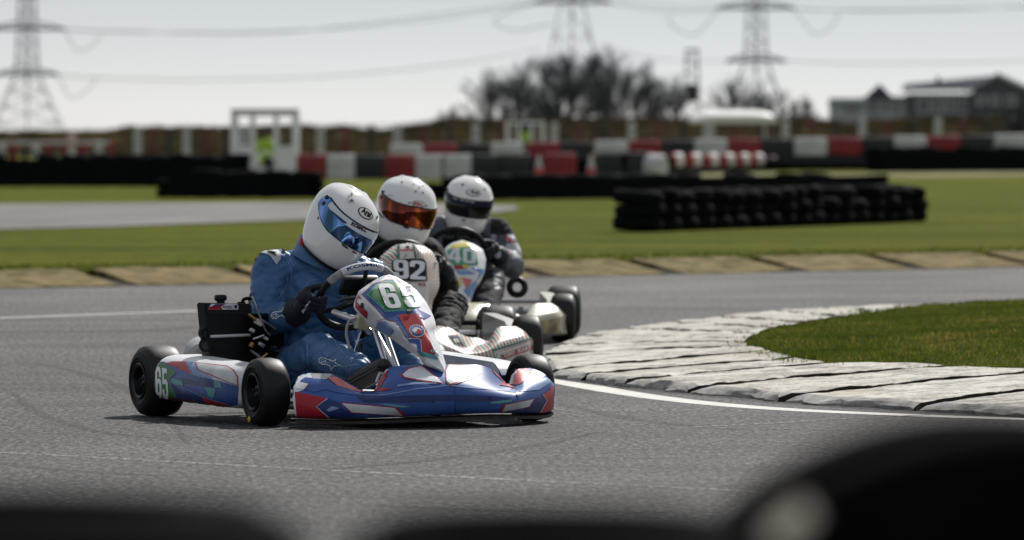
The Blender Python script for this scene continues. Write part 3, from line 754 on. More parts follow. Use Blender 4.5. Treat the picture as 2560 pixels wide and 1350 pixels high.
b.tube(spline([K1.y(850, 752, -.26), K1.y(870, 745, -.30), K1.y(893, 744, -.36)], 5), .007, 8, 0); b.tube(spline([K1.y(850, 762, -.26), K1.y(870, 756, -.30), K1.y(893, 754, -.36)], 5), .006, 8, 0)
b.tube(spline([K1.y(892, 915, -.45), K1.y(897, 870, -.45), K1.y(905, 860, -.45), K1.y(905, 905, -.45)], 5), .005, 8, 0)
b.obj('hose', [M_HOSE, mat('grey_hose', (.35, .35, .35), .5)], k1)
b = MB(); b.tube(spline([K1.y(966, 1008 - 20, -.60), K1.y(925, 958, -.62), K1.y(872, 962 + 3, -.58)], 4)[:1] + [K1.y(940, 945, -.66), K1.y(870, 961, -.60)], .004, 6)
b.obj('steering_rod', M_STEEL, k1)

# nose with its stickers
b = nose_mesh(); bv = b.bvh(); Zb = Z(700, 620, 2.9347)
def stk(pts, m, lv=1): sticker(b, bv, K1, pts, m, off=.0006 + .0006 * lv, zt=Zb)
B_, W_, R_, P_, D_, T_, L_, U_, C_ = range(9)   # blue white red pink dark teal light purple scuffed
stk([(85, 1045), (130, 935), (175, 915), (225, 918), (260, 925), (300, 1000), (120, 1060), (150, 1260), (112, 1240)], W_)
stk([(150, 975), (185, 950), (330, 965), (400, 1005), (560, 1050), (640, 1090), (440, 1065), (330, 1040), (250, 1060), (160, 1030)], B_, 2)
stk([(120, 982), (215, 1000), (185, 1040), (110, 1035)], W_, 3); stk(stroke([(215, 1000), (180, 1042)], 8), U_, 4)
stk([(225, 922), (395, 925), (340, 965), (245, 960)], C_, 2)
stk([(345, 950), (408, 946), (500, 1002), (575, 1044), (640, 1062), (560, 1054), (420, 1012)], P_, 3)
stk([(108, 1056), (350, 1105), (268, 1165), (372, 1250), (124, 1240)], R_, 3)
stk([(268, 1165), (350, 1108), (430, 1130), (470, 1185), (560, 1222), (420, 1246), (370, 1248)], D_, 2)
for s_ in ([(350, 1107), (268, 1165), (372, 1250)],): stk(stroke(s_, 6), C_, 4)
stk([(380, 1160), (440, 1175), (360, 1200), (340, 1190)], L_, 3)
stk([(440, 1128), (855, 1165), (925, 1233), (520, 1212)], U_, 2); stk([(455, 1140), (840, 1173), (900, 1228), (528, 1204)], C_, 3)
stk([(846, 1172), (868, 1175), (922, 1228), (900, 1229)], R_, 3)
stk([(720, 1140), (800, 1145), (965, 1163), (900, 1172), (810, 1160)], T_, 2)
stk([(560, 1090), (900, 1085), (1275, 1075), (1275, 1120), (900, 1135), (620, 1130)], D_, 1)
stk([(1290, 1075), (1550, 1085), (1700, 1100), (1680, 1125), (1290, 1130)], D_, 1)
stk([(930, 1180), (1275, 1160), (1275, 1206), (960, 1225)], B_, 1)
stk([(885, 932), (940, 884), (1040, 860), (1060, 872), (1165, 960), (1205, 1000), (1000, 975), (905, 955)], R_, 2)
stk([(900, 930), (945, 892), (1035, 868), (1155, 960), (1195, 992), (1000, 966), (914, 948)], W_, 3)
stk([(1212, 905), (1232, 852), (1430, 862), (1480, 917), (1425, 957), (1245, 1012), (1218, 985)], R_, 2)
stk([(1218, 905), (1238, 858), (1420, 870), (1465, 917), (1420, 948), (1248, 1000), (1222, 975)], W_, 3)
stk([(632, 1046), (700, 955), (745, 915), (800, 886), (735, 960), (715, 1030), (690, 1047)], W_, 3)
stk([(715, 1035), (735, 965), (760, 920), (800, 890), (770, 960), (735, 1030), (830, 1032), (760, 1050), (640, 1052)], R_, 2)
stk([(860, 1005), (1000, 985), (1180, 995), (1000, 1000), (860, 1020)], L_, 2)
stk([(1545, 880), (1590, 905), (1650, 985), (1690, 1005), (1745, 1040), (1690, 1022), (1610, 1005), (1635, 980), (1570, 920)], R_, 3)
stk([(1700, 1000), (1728, 897), (1800, 884), (1842, 905), (1795, 975), (1750, 1005)], P_, 2)
stk([(1685, 1000), (1712, 905), (1735, 890), (1722, 930), (1708, 1000)], W_, 3)
stk([(1850, 890), (1935, 893), (1965, 925), (1880, 985), (1800, 1010), (1830, 950)], W_, 2)
stk([(1925, 1075), (2015, 1012), (2012, 1180), (1940, 1203), (1905, 1207), (1955, 1120)], R_, 3); stk(stroke([(1925, 1075), (1955, 1120), (1905, 1207)], 6), C_, 4)
stk([(1740, 1010), (1880, 985), (1970, 950), (1985, 985), (1900, 1040), (1750, 1055), (1690, 1050)], L_, 1)
stk([(1640, 1145), (1870, 1100), (1830, 1170), (1605, 1206)], U_, 2); stk([(1655, 1150), (1858, 1110), (1824, 1163), (1628, 1200)], C_, 3)
stk([(1635, 1150), (1648, 1149), (1615, 1203), (1602, 1205)], R_, 3); stk([(1530, 1130), (1710, 1110), (1690, 1130), (1560, 1145)], T_, 2)
stk([(1790, 1200), (1870, 1105), (1940, 1090), (1945, 1125), (1900, 1200)], D_, 2)
stk(stroke([(600, 1079), (740, 1081), (860, 1062), (1000, 1035), (1242, 1008), (1420, 1026), (1600, 1040), (1740, 1060)], 7), L_, 1)  # pale stroke along the crease: its specular highlight, painted on
stk(stroke([(1282, 1012), (1284, 1100), (1290, 1226)], 4), D_, 2)
stk(ell(1745, 1075, 14, 16), 9, 4); stk(ell(1540, 1103, 8, 8), 9, 4); stk(ell(1120, 1130, 6, 6), 9, 4)
# far flank markings for a view from the side (mirrored red ends)
NM = [M_BLUE, M_WHITE, M_RED, M_PINK, M_DBLUE, M_TEAL, M_LBLUE, M_PURP, M_SCUFF, M_BLACK]
b.obj('front_bumper', NM, k1, recalc=False, ang=50)
b = MB(); L = [tuple(Vector(p) + Vector((0, 0, -.010))) for p in nose_grid[3]]; b.grid([[tuple(Vector(p) + Vector((0, .05, .004))) for p in L], L, [tuple(Vector(p) + Vector((0, .0, -.012))) for p in L], [tuple(Vector(p) + Vector((0, .10, -.012))) for p in L]])
b.obj('bumper_skirt', mat('worn_black_edge', (.05, .045, .04), .7, var=.4), k1)

# number panel
PLt = [(973, 686), (955, 690), (930, 704), (900, 725), (888, 754), (887, 769), (902, 786), (919, 800), (921, 807), (940, 822), (982, 845), (1019, 871), (1052, 894), (1062, 915), (1098, 925), (1109, 930)]
PRt = [(973, 686), (990, 691), (1011, 703), (1042, 725), (1065, 754), (1083, 788), (1090, 811), (1084, 828), (1088, 838), (1098, 860), (1106, 881), (1111, 898), (1115, 912), (1114, 922), (1112, 928), (1109, 930)]
rows = panel_rows(K1, PLt, PRt, -.45, -.93, .045, .06, nr=40, nc=25)
b = shell(rows, .012); b.m = [1] * len(b.f); bv = MB(); bv.grid(rows); bv = bv.bvh()
def stn(pts, m, lv=1): sticker(b, bv, K1, pts, m, off=.0006 + .0006 * lv, zt=Zn)
stn([(330, 500), (480, 365), (640, 310), (790, 308), (940, 395), (1030, 555), (1075, 700), (1235, 778), (1145, 832), (1085, 795), (1130, 900), (800, 765), (970, 1072), (920, 1080), (765, 862), (640, 825), (525, 690)], 7, 1)
stn([(342, 500), (486, 374), (640, 320), (785, 317), (930, 402), (1020, 560), (1065, 706), (1225, 776), (1143, 822), (1075, 785), (795, 757), (965, 1066), (925, 1072), (772, 855), (645, 818), (535, 690)], 0, 2)
stn([(402, 505), (508, 378), (650, 331), (795, 326), (905, 415), (990, 560), (1010, 715), (640, 730)], 5, 3)
stn([(425, 505), (520, 392), (652, 347), (785, 342), (885, 425), (965, 560), (990, 700), (650, 702)], 4, 4)
digits_px(b, bv, K1, '65', (840 + 662 / 5.193, 640 + 690 / 5.193), (48 / .62 * .80, -3), (-25, -61), 1, off=.0042, gap=.80)
stn([(800, 765), (1070, 752), (1110, 850), (1200, 1040), (1290, 1290), (1110, 1245), (1098, 1092), (975, 1067)], 2, 3)
stn(ell(1050, 978, 103, 80, 12), 1, 4); stn(ell(1050, 978, 94, 71, 12), 0, 5); stn(ell(1050, 978, 62, 44, 12), 1, 6); stn(ell(1062, 990, 50, 32, 12), 2, 7); stn(ell(1030, 968, 22, 34, 25), 1, 7.5)
for k in range(9):
    a = R(150 + 24 * k); stn(ell(1050 + 79 * math.cos(a), 978 + 58 * math.sin(a), 7, 6), 1, 6)
stn([(254, 594), (286, 492), (274, 602), (412, 722), (406, 818), (332, 750), (254, 664)], 2, 2)
stn([(925, 1082), (1060, 1076), (1098, 1094), (1108, 1240), (1060, 1250), (1045, 1140), (960, 1130)], 0, 2)
stn(stroke([(925, 1082), (1060, 1076), (1098, 1094), (1110, 1245)], 6), 1, 4)
stn([(1065, 1240), (1150, 1255), (1300, 1300), (1330, 1350), (1200, 1320), (1100, 1290)], 5, 4.5)
stn([(545, 848), (770, 862), (920, 1080), (880, 1040), (750, 955), (740, 960)], 8, 2.4); stn(stroke([(530, 838), (640, 822), (775, 858), (905, 1065)], 5), 7, 3)
stn(stroke([(745, 955), (712, 1052)], 7), 10, 2); stn([(518, 935), (545, 850), (640, 850), (742, 955), (716, 1045), (600, 985)], 6, 3.2)  # light blue patch painted for the reflection on the bent facet
stn([(535, 675), (560, 690), (548, 700)], 2, 4); stn(stroke([(465, 320), (450, 375)], 5), 7, 4); stn(stroke([(325, 495), (300, 530)], 5), 7, 4)
stn([(1080, 850), (1140, 900), (1290, 1180), (1340, 1300), (1250, 1200), (1150, 1000)], 8, 1.5)
stn(ell(345, 645, 20, 38), 9, 4); stn([(905, 700), (995, 705), (985, 735), (955, 770), (925, 765)], 9, 6); stn(ell(950, 712, 38, 9), 8, 7.5); stn(ell(1250, 1243, 26, 18), 8, 6); stn(ell(1250, 1243, 12, 8), 9, 7)
b.obj('front_panel', [M_BLUE, M_WHITE, M_RED, M_PINK, M_GREEN, M_TEAL, M_LBLUE, M_PURP, M_SCUFF, M_BLACK, M_DBLUE], k1, recalc=False, ang=50)
for q in (((960, 820), -.50, (1000, 935), -.70), ((1075, 800), -.5, (1095, 925), -.72)):
    b = MB(); b.tube([K1.y(*q[0], q[1]), K1.y(*q[2], q[3])], .010, 10); b.obj('panel_bracket', M_STEEL, k1)

# side pods
Zp = Z(290, 840, 5.333)
b = pod_mesh(-1); bv = b.bvh()
def stp(pts, m, lv=1): sticker(b, bv, K1, pts, m, off=.0006 + .0006 * lv, zt=Zp)
stp([(548, 340), (640, 345), (790, 410), (1010, 515), (1180, 560), (1640, 670), (1620, 920), (1540, 930), (1480, 960), (1000, 920), (690, 880), (500, 800), (480, 650), (500, 450)], 0, 1)
stp([(545, 345), (640, 360), (800, 485), (708, 585), (808, 800), (690, 885), (560, 850), (500, 780), (478, 640), (500, 450)], 4, 2)
stp(stroke([(800, 485), (708, 585), (808, 800)], 7), 6, 4)
digits_px(b, bv, K1, '65', (290 + 545 / 5.333, 840 + 800 / 5.333), (23, 6), (-3, -75), 1, off=.0032, gap=.72)
stp([(655, 365), (760, 342), (935, 345), (1015, 520), (800, 420)], 2, 3); stp(stroke([(940, 345), (1015, 520)], 10), 6, 4)
stp([(950, 345), (1055, 355), (1105, 455), (1300, 560), (1200, 560), (1020, 515)], 6, 2)
stp([(1050, 352), (1480, 400), (1570, 450), (1628, 540), (1632, 668), (1470, 610), (1100, 462)], 2, 3); stp([(1068, 362), (1480, 412), (1560, 460), (1615, 545), (1618, 655), (1470, 600), (1112, 450)], 8, 4)
stp([(890, 560), (1090, 600), (1140, 520), (1310, 590), (1320, 690), (1180, 680), (930, 640), (910, 660)], 10, 2)
stp([(1310, 590), (1400, 620), (1420, 690), (1320, 690)], 5, 3); stp([(1190, 680), (1320, 700), (1335, 740), (1300, 830), (1240, 800)], 5, 3); stp([(720, 585), (770, 560), (880, 600), (905, 660), (800, 640)], 5, 3)
stp([(750, 640), (880, 740), (880, 815), (810, 800)], 10, 2); stp([(960, 730), (1190, 790), (1240, 830), (1060, 800)], 10, 2); stp([(900, 740), (980, 760), (1140, 820), (1180, 880), (890, 810)], 10, 3)
stp(stroke([(730, 610), (900, 690), (1150, 800), (1320, 860), (1530, 918)], 8), 6, 3); stp(stroke([(1000, 510), (1300, 580), (1625, 668)], 8), 6, 3)
stp([(1150, 812), (1320, 865), (1530, 922), (1470, 965), (1215, 935)], 2, 3)
stp([(735, 805), (1080, 868), (1060, 930), (700, 880)], 2, 2); stp([(745, 812), (1072, 872), (1052, 925), (716, 880)], 11, 3); stp([(1090, 875), (1180, 890), (1215, 940), (1060, 930)], 10, 2)
PM = [M_BLUE, M_WHITE, M_RED, M_PINK, M_GREEN, M_TEAL, M_LBLUE, M_PURP, M_SCUFF, M_BLACK, M_DBLUE, mat('dark_grey_livery', (.06, .055, .055), .3, coat=.6)]
base_n = len(pod_mesh(-1).f); b.m[:base_n] = [1] * base_n
b.obj('side_pod', PM, k1, recalc=False, ang=60)
b = pod_mesh(1); b.m = [1 if b.v[f[0]][2] > .19 else 10 for f in b.f]; b.obj('side_pod', PM, k1, ang=60)
# ------------------------------------------------------------------ lead kart: engine side
rad_o = empty('radiator', parent=k1)
Pr = lambda px, py, y=.20: K1.y(px, py, y)
tl, tr_, bl = Pr(512, 757), Pr(622, 759), Pr(527, 905)
ux = (tr_ - tl); uz = (bl - tl); uy = Vector((-.010, .045, 0))
b = MB()
def slab(b, a0, a1, c0, c1, d0, d1, m=0, ch=.004):
    P = lambda u, v, t: tl + ux * u + uz * v + uy * t
    vs = [P(u, v, t) for t in (d0, d1) for v in (c0, c1) for u in (a0, a1)]
    b.add(vs, [(0, 1, 3, 2), (4, 6, 7, 5), (0, 4, 5, 1), (2, 3, 7, 6), (0, 2, 6, 4), (1, 5, 7, 3)], m)
slab(b, .03, 1, .19, 1.1, .15, .9)
for k in range(34): slab(b, .05, .98, .20 + k * .026, .208 + k * .026, .10, .16)
b.obj('core', mat('radiator_fins', (.009, .009, .010), .5, metal=.4, var=.3), rad_o, ang=20)
b = MB(); slab(b, .0, 1.0, 0.0, .19, .0, 1.0); slab(b, -.03, .03, .02, 1.1, .0, 1.0); slab(b, 1, 1.05, .02, 1.1, 0, 1)
b.obj('tank', M_BLACK, rad_o, ang=20)
b = MB(); bv = MB(); slab(bv, .0, 1.0, 0.0, .19, -.01, 1.0); Ze = Z(480, 720, 5.625)
bvt = bv.bvh()
sticker(b, bvt, K1, [(222, 305), (262, 222), (620, 218), (650, 245), (648, 303)], 0, .002, zt=Ze)
sticker(b, bvt, K1, [(224, 304), (245, 262), (400, 262), (425, 302)], 1, .003, zt=Ze); sticker(b, bvt, K1, [(268, 264), (330, 225), (470, 222), (400, 262)], 2, .0035, zt=Ze); sticker(b, bvt, K1, [(300, 262), (420, 226), (450, 226), (350, 262)], 1, .0042, zt=Ze)
text_px(b, bvt, K1, 'ROTAX', Ze((432, 280)), Ze((558, 280)), (0, -5.2), 3, .0045, .035); sticker(b, bvt, K1, ell(612, 262, 22, 26), 2, .0045, zt=Ze); sticker(b, bvt, K1, [(480, 288), (562, 288), (562, 293), (480, 293)], 3, .0045, zt=Ze); sticker(b, bvt, K1, [(580, 238), (583, 238), (583, 292), (580, 292)], 3, .0045, zt=Ze)
b.obj('tank_sticker', [M_WHITE, M_RED, M_DBLUE, M_BLACK], rad_o, recalc=False)
b = MB(); q = tl + ux * .44 + uy * .5; b.lathe([(.0, -.005), (.016, -.005), (.016, .008), (.022, .010), (.025, .016), (.025, .026), (.020, .033), (.0, .034)], q, (-.04, 0, 1), 20); b.obj('filler_cap', M_BLACK, rad_o)
b = MB(); b.tube([tl + ux * .04 + uz * .57 - uy * .06, tl + ux * 1.02 + uz * .53 - uy * .06], .006, 8); b.obj('cross_bar', mat('white_tube', (.6, .6, .62), .35), rad_o)
b = MB(); c = Pr(513, 863); b.tube([c + Vector((.022 * math.cos(t), 0, .022 * math.sin(t))) for t in np.linspace(0, 2 * math.pi, 24)], .006, 8); b.tube(spline([Pr(510, 820), Pr(503, 826), Pr(503, 838), Pr(514, 843)], 5), .011, 8)
b.tube([Pr(514, 790), Pr(528, 900)], .005, 6)
b.obj('mounting_bracket', M_BLACK, rad_o)

b = MB()
b.box((-.28, .42, .17), (.15, .15, .16), m=0, ch=.015); b.box((-.27, .36, .27), (.10, .11, .10), Matrix.Rotation(.4, 3, 'X'), 0, .012)
for k in range(6): b.box((-.27, .345 - k * .006, .25 + k * .018), (.115, .12, .006), Matrix.Rotation(.4, 3, 'X'), 0, .002)
b.lathe([(.001, -.09), (.055, -.09), (.06, -.08), (.06, -.05), (.05, -.045)], (-.28, .42, .17), (-1, 0, 0), 24, 0)
b.lathe([(.055, 0), (.058, .006), (.055, .012), (.05, .012)], Pr(605, 908, .26), (-.3, -1, 0), 28, 3)
b.box(Pr(690, 850, .2), (.05, .05, .05), m=0, ch=.008); b.ball(Pr(640, 800, .3), .018, m=0); b.box(Pr(620, 770, .33), (.03, .03, .02), m=2, ch=.004); b.box(Pr(604, 760, .35), (.024, .03, .018), m=0, ch=.004)
b.box(Pr(612, 795, .33), (.012, .02, .03), m=2, ch=.003); b.ball(Pr(610, 805, .33), .008, m=1)
b.tube(spline([Pr(608, 768, .34), Pr(607, 752, .34), Pr(617, 746, .34), Pr(632, 748, .34)], 5), .007, 8, 0)
b.tube(spline([Pr(632, 775, .33), Pr(618, 790, .33), Pr(625, 815, .32), Pr(650, 830, .3)], 5), .012, 8, 0)
b.tube(spline([Pr(640, 810, .3), Pr(660, 830, .28), Pr(690, 860, .25)], 5), .006, 8, 1); b.tube(spline([Pr(625, 850, .3), Pr(655, 880, .25), Pr(700, 890, .2)], 5), .014, 10, 0)
b.tube(spline([Pr(615, 830, .3), Pr(640, 870, .28), Pr(640, 920, .25)], 5), .010, 8, 0)
for q in ((636, 808), (648, 822), (633, 868), (641, 880), (628, 852), (640, 892)): b.ball(Pr(*q, .24), .005, m=1, nu=8, nv=6)
b.tube([Pr(630, 868, .22), Pr(648, 866, .22)], .003, 6, 1)
for (x, y, dx, m_) in ((640, 812, 10, 1), (652, 842, 12, 1), (634, 838, 7, 3), (648, 896, 8, 2), (662, 872, 12, 3), (676, 852, 9, 1), (628, 820, 6, 2), (668, 900, 10, 1)):
    b.box(Pr(x, y, .25), (dx / 640 * 1.6, .02, .012), Matrix.Rotation(.3 * (x % 5 - 2), 3, 'Y'), m_, .003)
b.lathe([(.001, -.03), (.022, -.03), (.024, -.02), (.024, .02), (.018, .03), (.001, .03)], Pr(652, 878, .27), (-.5, -1, .1), 18, 3); b.tube(spline([Pr(625, 905, .24), Pr(640, 880, .24), Pr(662, 866, .25), Pr(690, 868, .25)], 5), .006, 8, 1)
b.obj('engine', [M_MATT, M_STEEL, M_BRASS, M_BLACK], k1)
b = MB(); b.box(Pr(650, 838, .15), (.075, .02, .17), m=0, ch=.004)  # assorted fittings and rods gathered on one backing plate
for q0, q1, r_, m_ in (((630, 742), (664, 826), .0045, 1), ((664, 826), (676, 838), .0045, 1), ((622, 786), (640, 800), .006, 2), ((632, 848), (660, 838), .005, 1), ((626, 876), (650, 894), .006, 1), ((655, 800), (690, 822), .004, 1), ((640, 906), (668, 884), .005, 2)):
    b.tube([Pr(*q0, .12), Pr(*q1, .12)], r_, 8, m_)
for q0, sx, sy, m_ in (((646, 806), .034, .022, 4), ((630, 826), .020, .014, 4), ((652, 862), .030, .016, 1), ((628, 862), .016, .02, 2), ((664, 846), .020, .012, 4), ((640, 886), .022, .010, 4)):
    b.box(Pr(*q0, .13), (sx, .02, sy), Matrix.Rotation(.5, 3, 'Y'), m_, .004)
b.obj('engine_fittings', [M_MATT, M_STEEL, M_BRASS, M_BLACK, mat('worn_alloy', (.55, .54, .52), .45, metal=.3, var=.4, scale=40)], k1)
b = MB(); c = K1.y(505, 890, .52); b.lathe([(.001, -.10), (.050, -.10), (.066, -.085), (.070, -.05), (.070, .05), (.066, .085), (.05, .10), (.001, .10)], c, (.3, .9, .12), 28); b.obj('airbox', M_GREYP, k1)
b = MB(); b.tube(spline([(-.20, .42, .2), (-.16, .56, .2), (.0, .62, .19), (.18, .60, .18)], 6), [.022] * 19, 12); b.obj('exhaust_pipe', M_STEEL, k1)

# ------------------------------------------------------------------ drivers
def suit(name, col, light, rough=.55, bump=.5):
    m, t, b, c = nodes(name)
    n1 = n_noise(t, c, 6, 4, .55); n2 = n_noise(t, c, 260, 2, .5); n3 = n_noise(t, c, 22, 3, .5, (1, 1, .45))
    t.links.new(n_ramp(t, n1, [(.3, tuple(x * .75 for x in col)), (.7, light)]), b.inputs['Base Color'])
    b.inputs['Roughness'].default_value = rough; b.inputs['Specular IOR Level'].default_value = .25; b.inputs['Sheen Weight'].default_value = .03
    n_bump(t, b, n3, bump, .006); return m
M_SUIT1 = suit('blue_race_suit', (.036, .105, .235), (.066, .165, .355), .42)
M_SUIT2 = suit('black_race_suit', (.006, .006, .007), (.010, .010, .012), .8)
M_SUIT3 = suit('grey_race_suit', (.075, .08, .105), (.13, .135, .165))
M_SUIT3D = suit('dark_race_suit', (.011, .012, .015), (.020, .021, .026), .85)
M_GLOVE = suit('dark_glove', (.008, .010, .018), (.016, .020, .034), .6, .8)
M_BOOT = mat('black_boot', (.010, .010, .010), .5, var=.3, bump=.2)
M_COLLAR = suit('dark_collar', (.012, .014, .02), (.03, .035, .05))
M_SCARF = suit('red_scarf', (.40, .015, .02), (.55, .03, .03))
M_THREAD = mat('pale_stitching', (.30, .42, .60), .7)
M_LOGO = mat('white_embroidery', (.62, .66, .72), .6)
M_PATCH = suit('pale_shoulder_patch', (.42, .45, .50), (.58, .61, .66))

def folds(vs, ns, spec, amp_noise=.0036, seed=0.):
    """cloth: creases at the joints, soft bagging everywhere; spec = (centre, axis, radius, wavelength, depth)"""
    o = np.empty_like(vs)
    for i in range(len(vs)):
        p = Vector(vs[i]); d = amp_noise * 1.5 * noise.noise(Vector((p.x * 6, p.y * 6, p.z * 4)) + Vector((seed, 7, 0))) + amp_noise * noise.noise(p * 11 + Vector((seed, 0, 0))) + amp_noise * .5 * noise.noise(p * 23 + Vector((0, seed, 0)))
        for c, ax, rad, wl, dep in spec:
            q = p - c; dd = q.length / rad
            if dd < 2:
                s_ = q.dot(ax); n = noise.noise(p * 6 + Vector((seed, 3, 1))) * 2.4
                ph = s_ / wl + n
                d += dep * math.exp(-dd * dd * 1.6) * (1 - 2 * abs(ph - math.floor(ph) - .5) * 2) * (.55 + .45 * noise.noise(p * 11))
        q = Vector((p.x * 8 + p.z * 4, p.y * 7, p.z * 9 - p.x * 3)) + Vector((seed, 2, 5)); rg = 1 - abs(noise.noise(q)); d -= .010 * rg ** 8 - .0018
        q = Vector((p.x * 15 - p.z * 6, p.y * 12, p.z * 13 + p.x * 8)) + Vector((seed, 9, 5)); rg = 1 - abs(noise.noise(q)); d -= .005 * rg ** 7
        o[i] = vs[i] + ns[i] * d
    return o
def body_mesh(J, fat=1.0, voxel=.0085, seed=0.):
    b = MB()
    pe, be, ch = J['pelvis'], J['belly'], J['chest']
    b.ball(pe, (.185 * fat, .155, .13)); b.ball(be, (.178 * fat, .150, .17)); b.ball(ch, (.195 * fat, .145, .165), J.get('chestM'))
    b.ball((pe + be) / 2, (.18 * fat, .15, .15)); b.ball((be + ch) / 2, (.185 * fat, .148, .16))
    limb(b, [J['shR'] + Vector((.03, 0, .0)), J['shL'] + Vector((-.03, 0, 0))], [.088, .088]); limb(b, [ch + Vector((0, .03, .08)), J['neck'], J['head']], [.115, .078, .066])
    for s_ in 'RL':
        limb(b, [J['sh' + s_], J['sh' + s_].lerp(J['el' + s_], .5), J['el' + s_], J['el' + s_].lerp(J['wr' + s_], .55), J['wr' + s_]], [.086 * fat, .080 * fat, .068 * fat, .062 * fat, .046])
        limb(b, [J['hi' + s_], J['hi' + s_].lerp(J['kn' + s_], .5), J['kn' + s_], J['kn' + s_].lerp(J['an' + s_], .4), J['an' + s_]], [.105, .092, .075, .072, .055])
    return b
def spec_for(J):
    s_ = []
    for k in 'RL':
        a = (J['wr' + k] - J['el' + k]).normalized(); u = (J['el' + k] - J['sh' + k]).normalized()
        s_ += [(J['el' + k].lerp(J['wr' + k], .15), a, .12, .032, .009), (J['el' + k].lerp(J['sh' + k], .25), u, .11, .045, .007), (J['wr' + k].lerp(J['el' + k], .2), a, .07, .026, .006), (J['sh' + k], (u + Vector((0, -.5, 0))).normalized(), .12, .05, .006)]
        t = (J['kn' + k] - J['hi' + k]).normalized(); q = (J['an' + k] - J['kn' + k]).normalized()
        s_ += [(J['kn' + k] + q * .10, q, .15, .038, .010), (J['hi' + k].lerp(J['kn' + k], .25), t, .14, .045, .009), (J['an' + k] - q * .05, q, .09, .03, .009)]
    s_ += [(J['belly'], Vector((.2, 0, 1)).normalized(), .2, .05, .011), (J['chest'] + Vector((.05, -.1, -.03)), Vector((.7, 0, .7)), .14, .06, .007)]
    return s_
def driver(K, J, name_kw, m_suit, voxel=.0085, seed=0., fat=1., zones=None, deco=None):
    b = body_mesh(J, fat, voxel); vs, ns, fs = remeshed(b, voxel, 5, .5)
    vs = folds(vs, ns, spec_for(J), seed=seed)
    o = MB(); o.add([tuple(v) for v in vs], fs, 0)
    ms = m_suit if isinstance(m_suit, list) else [m_suit]
    if zones:
        o.m = [zones(Vector((sum(vs[i][0] for i in f) / len(f), sum(vs[i][1] for i in f) / len(f), sum(vs[i][2] for i in f) / len(f)))) for f in fs]
    if deco: deco(o, o.bvh())
    p = o.obj('person', ms, ang=80, recalc=False, **name_kw); p.location = K.o; p.rotation_euler = (0, 0, K.th)
    return p
def glove(parent, wr, el, P, T, O, N, side, m=M_GLOVE, deco=None, K=None):
    """a hand closed on the rim of a steering wheel: P grip point, T along the rim towards the thumb, O outward from the wheel, N towards the driver"""
    b = MB(); kn = []
    base = P + O * .052 + N * .024
    pw = wr.lerp(base, .25)
    for i in range(4):
        off = T * (.030 - .021 * i); ln = (1.0, 1.08, 1.03, .88)[i]; r0 = (.0105, .0108, .0102, .0092)[i]
        k0 = P + O * .040 + N * .034 + off; k1_ = P + O * .040 * ln - N * .010 + off * 1.02 ; k2 = P + O * .012 - N * .031 * ln + off; k3 = P - O * .018 - N * .024 + off * .98
        limb(b, [k0, k1_, k2, k3], [r0 * 1.12, r0 * 1.04, r0 * .96, r0 * .86], 10)
        limb(b, [k0, pw + T * (.022 - .015 * i)], [r0 * 1.5, .021], 10); kn.append(k0)
    limb(b, [pw + T * .014, P + O * .02 + N * .036 + T * .036, P - O * .008 + N * .024 + T * .052, P - O * .022 + N * .004 + T * .058], [.022, .0145, .0118, .0098], 10)
    limb(b, [wr.lerp(el, .15), wr.lerp(el, .05), wr, pw], [.057, .052, .043, .034], 16); b.ball(base + N * .006 - T * .002, (.030, .034, .030))
    vs, ns, fs = remeshed(b, .0034, 3, .45)
    o = MB(); o.add([tuple(v) for v in vs], fs, 0); mats = [m]
    if deco: mats += deco(o, o.bvh())
    return o.obj('glove', mats, parent, ang=80, recalc=False)
def boot(parent, an, toe_dir, up, L=.225):
    b = MB(); t = Vector(toe_dir).normalized(); leg = Vector(up).normalized(); u = (leg - t * leg.dot(t)).normalized()
    heel = Vector(an) - t * .035 - u * .045; b_ = [(heel, .030), (heel + t * .07, .033), (heel + t * .14, .034), (heel + t * .19, .031), (heel + t * L * .90, .024)]
    limb(b, [p for p, r in b_], [r for p, r in b_], 14); limb(b, [Vector(an) + leg * .06, Vector(an), heel + t * .05], [.046, .042, .036], 14)
    vs, ns, fs = remeshed(b, .006, 4); o = MB(); o.add([tuple(v) for v in vs], fs)
    o.box(heel + t * .095 - u * .032, (.056, .215, .012), Matrix((t.cross(u), t, u)).transposed(), 0, .004)
    return o.obj('boot', M_BOOT, parent, ang=70)

# ------------------------------------------------------------------ helmets
HZ = [-.150, -.140, -.120, -.09, -.05, 0, .04, .08, .105, .125, .137, .142]
HW = [.086, .098, .107, .114, .121, .126, .125, .113, .095, .066, .036, .002]
HFr = [.118, .140, .152, .158, .156, .150, .141, .118, .095, .064, .034, .002]
HB = [.060, .078, .100, .120, .140, .154, .157, .146, .124, .088, .048, .002]
def hs(z, az, off=0.):
    """helmet surface at height z, azimuth az (0 = forward)"""
    w_, f_, k_ = [float(np.interp(z, HZ, q)) for q in (HW, HFr, HB)]
    c, s_ = math.cos(az), math.sin(az); e = 2.25
    r = (abs(s_ / w_) ** e + abs(c / (f_ if c > 0 else k_)) ** e) ** (-1 / e) + off
    return Vector((r * s_, -r * c, z + .022 * max(0, -c) * max(0, -z) / .15 * 1.4))
ZS = [p[0] for p in spline([(z,) for z in HZ], 4)]
HZs = np.array(HZ)
for nm in ('HW', 'HFr', 'HB'):
    q = [p[0] for p in spline([(v,) for v in globals()[nm]], 4)]; globals()[nm] = q
HZ = ZS
M_HELM = mat('white_helmet_shell', (.80, .80, .79), .16, coat=.8, var=.03, scale=4, spec=.5, coatrough=.03)
M_HELM2 = mat('grey_white_helmet_shell', (.76, .765, .77), .2, coat=.6, var=.03, scale=4, coatrough=.05)
M_LINER = mat('helmet_liner', (.010, .010, .011), .9)
M_SLOT = mat('vent_black', (.006, .006, .007), .6)
